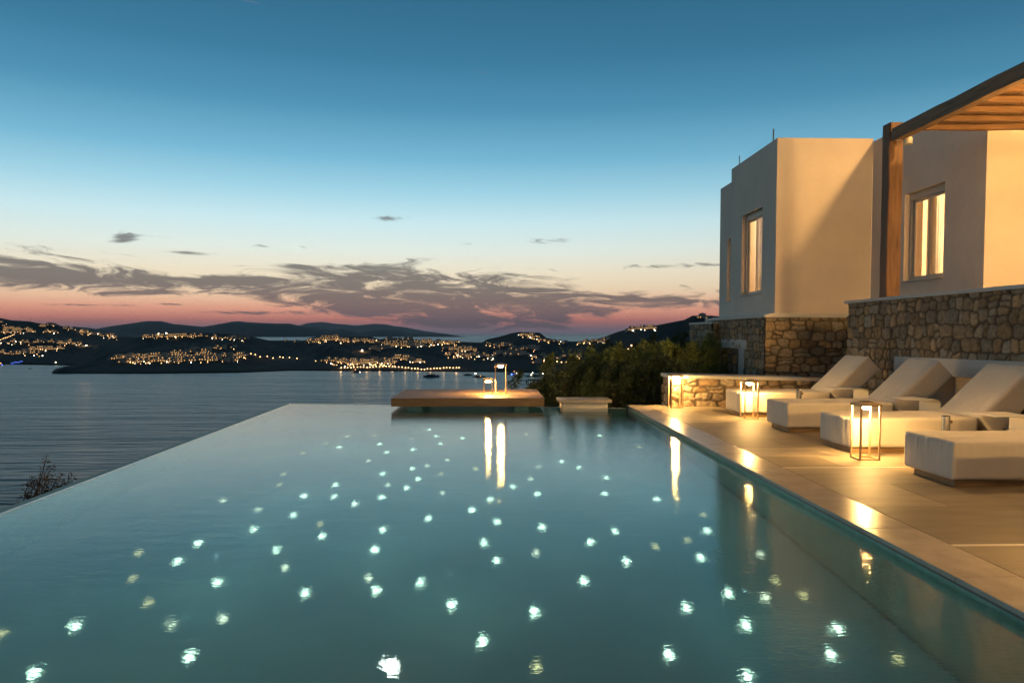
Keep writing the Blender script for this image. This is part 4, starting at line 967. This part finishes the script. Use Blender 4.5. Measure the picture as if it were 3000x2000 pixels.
# ---------------------------------------------------------------- bushes
def leaf_mesh(name, clumps, m, parent, seed, per=60, size=.05, spread=.22, droop=.5):
    r = np.random.default_rng(seed); V = []; Fc = []
    for (c, rad) in clumps:
        for _ in range(per):
            d = r.normal(size=3); d /= np.linalg.norm(d); p = np.array(c) + d*rad*r.uniform(.2, 1)**.5
            a = r.normal(size=3)*.5 + d*.8 + np.array([.25, 0, -droop*.2]); a /= np.linalg.norm(a); L_ = size*r.uniform(.8, 2.2)
            s = np.cross(a, r.normal(size=3)); s /= np.linalg.norm(s); s *= L_*.12
            n = len(V); V += [p-s, p+s, p+a*L_+s*.4, p+a*L_-s*.4]; Fc.append((n, n+1, n+2, n+3))
    return npmesh(name, V, Fc, m, parent, smooth=False)
def bush(px, Y, ytop, wid, base_z, label, seed, m=None, n=240, per=46, group='tamarisk bushes beyond the pool', hz=1.0):
    top = onY(px, ytop, Y); b = Vector((top.x, Y, base_z)); o = empty('tamarisk_bush', b, 0, label, 'bush', group); r = random.Random(seed); H = top.z-base_z
    tr = MB(); limbs = []
    for k in range(6):
        a = r.uniform(0, 6.28); e = Vector((math.cos(a)*wid*.5, math.sin(a)*wid*.4, H*r.uniform(.5, .85))); mid = e*.5+Vector((0, 0, H*.12))
        tr.bar((0, 0, -.3), mid, .07, .045); tr.bar(mid, e, .045, .015); limbs.append(e)
        for q in range(3):
            e2 = e + Vector((r.uniform(-.4, .4), r.uniform(-.4, .4), r.uniform(.1, .4)))*wid*.4; tr.bar(e, e2, .014, .005, n=4)
    tr.build('trunk', M['bark'], o)
    cl = []
    for i in range(n):
        a = r.uniform(0, 6.28); z = r.uniform(.02, 1)**.75; rad = wid*math.sqrt(max(.02, 1-(z*.95)**2.4))*r.uniform(.35, 1.0)
        bump_ = 1+.22*noise.noise(Vector((math.cos(a)*1.7+seed, math.sin(a)*1.7, z*2)))
        cl.append(((math.cos(a)*rad*bump_, math.sin(a)*rad*.8*bump_, H*z*(.84+.2*bump_*r.random())), r.uniform(.1, .26)))
    # feathery plumes above the crown
    for i in range(16):
        a = r.uniform(0, 6.28); x, y = math.cos(a)*wid*.8*r.random(), math.sin(a)*wid*.6*r.random(); hh = H*r.uniform(.82, 1.0); lean = r.uniform(.05, .5)
        for q in range(7): cl.append(((x+lean*q*.09, y, hh+q*.055), .03+.014*(7-q)))
    leaf_mesh('crown', cl, m or M['leaf'], o, seed, per)
    return o
bush(1690, 15.6, 1092, 1.25, -1.2, 'dark bush right of the wooden deck, lowest of the row', 41, M['leaf2'])
bush(1600, 16.4, 1132, 1.0, -1.8, 'small dark bush reaching towards the water behind the deck corner', 46, M['leaf2'], n=150)
bush(1745, 18.2, 1040, 1.6, -2.0, 'tall feathery bush in the middle left of the row', 42, M['leaf'], n=360)
bush(1895, 17.4, 1032, 1.5, -1.6, 'olive green bush in the middle of the row, behind the low wall end', 43, M['leaf'], n=320)
bush(2030, 17.0, 1024, 1.3, -1.5, 'yellow green bush beside the stone base of the villa', 44, M['leaf'], n=280)
bush(1980, 19.6, 1012, 1.8, -1.8, 'tall dark bush behind the others near the villa', 45, M['leaf2'], n=340)
bush(1800, 14.9, 1110, 1.0, -1.2, 'dark low bush right behind the pool end', 47, M['leaf2'], n=220)
bush(1930, 14.9, 1090, 1.0, -1.2, 'dark low bush just left of the low stone wall', 48, M['leaf2'], n=220)
bush(1850, 22.5, 1022, 1.8, -3.0, 'dark bush farthest back in the row', 49, M['leaf2'], n=300)
# twiggy plant beyond the left pool edge
tp = empty('twiggy_plant', (-4.75, 7.1, -1.6), 0, 'small reddish twiggy plant poking up beyond the left pool edge', 'plant')
r = random.Random(5); st = MB(); cl = []
tips = [(135, 1345, 1), (150, 1362, 1), (172, 1392, 1), (100, 1405, .8), (118, 1403, .8), (85, 1405, .8), (145, 1400, .7), (207, 1398, .6), (190, 1410, .6), (160, 1430, .5), (90, 1458, .4), (130, 1425, .6)]
for (px, py, h) in tips:
    Y = 7.1 + r.uniform(-.25, .25); tip = onY(px, py, Y)-Vector((-4.75, 7.1, -1.6)); rt = Vector((r.uniform(-.05, .05), r.uniform(-.05, .05), .9))
    mid = (tip+rt)/2+Vector((.12, 0, -.03)); st.bar(rt, mid, .008, .005, n=5); st.bar(mid, tip, .005, .002, n=4)
    for q in range(9): t = .35+.65*q/8; cl.append((tuple(mid.lerp(tip, max(0, t*1.6-.6)) if t > .4 else rt.lerp(mid, .8)), .035))
st.bar((0, 0, -.5), (0, 0, .95), .02, .012); st.build('stem', M['bark'], tp); leaf_mesh('leaves', cl, M['drystem'], tp, 3, per=14, size=.022)
# ---------------------------------------------------------------- air
hz = MB().box(-40000, -4000, SEA-60, 40000, 36500, 640).build('haze', M['dark'])
hm = bpy.data.materials.new('haze'); hm.use_nodes = True; nt = hm.node_tree; nt.nodes.clear()
pv = nt.nodes.new('ShaderNodeVolumePrincipled'); pv.inputs['Color'].default_value = (.85, .9, 1, 1); pv.inputs['Density'].default_value = 2.3e-5
mo = nt.nodes.new('ShaderNodeOutputMaterial'); nt.links.new(pv.outputs[0], mo.inputs['Volume'])
hz.data.materials[0] = hm; tag(hz, kind='stuff')
print('houses', nH, 'lamps', nLamp, 'objects', len(bpy.data.objects))
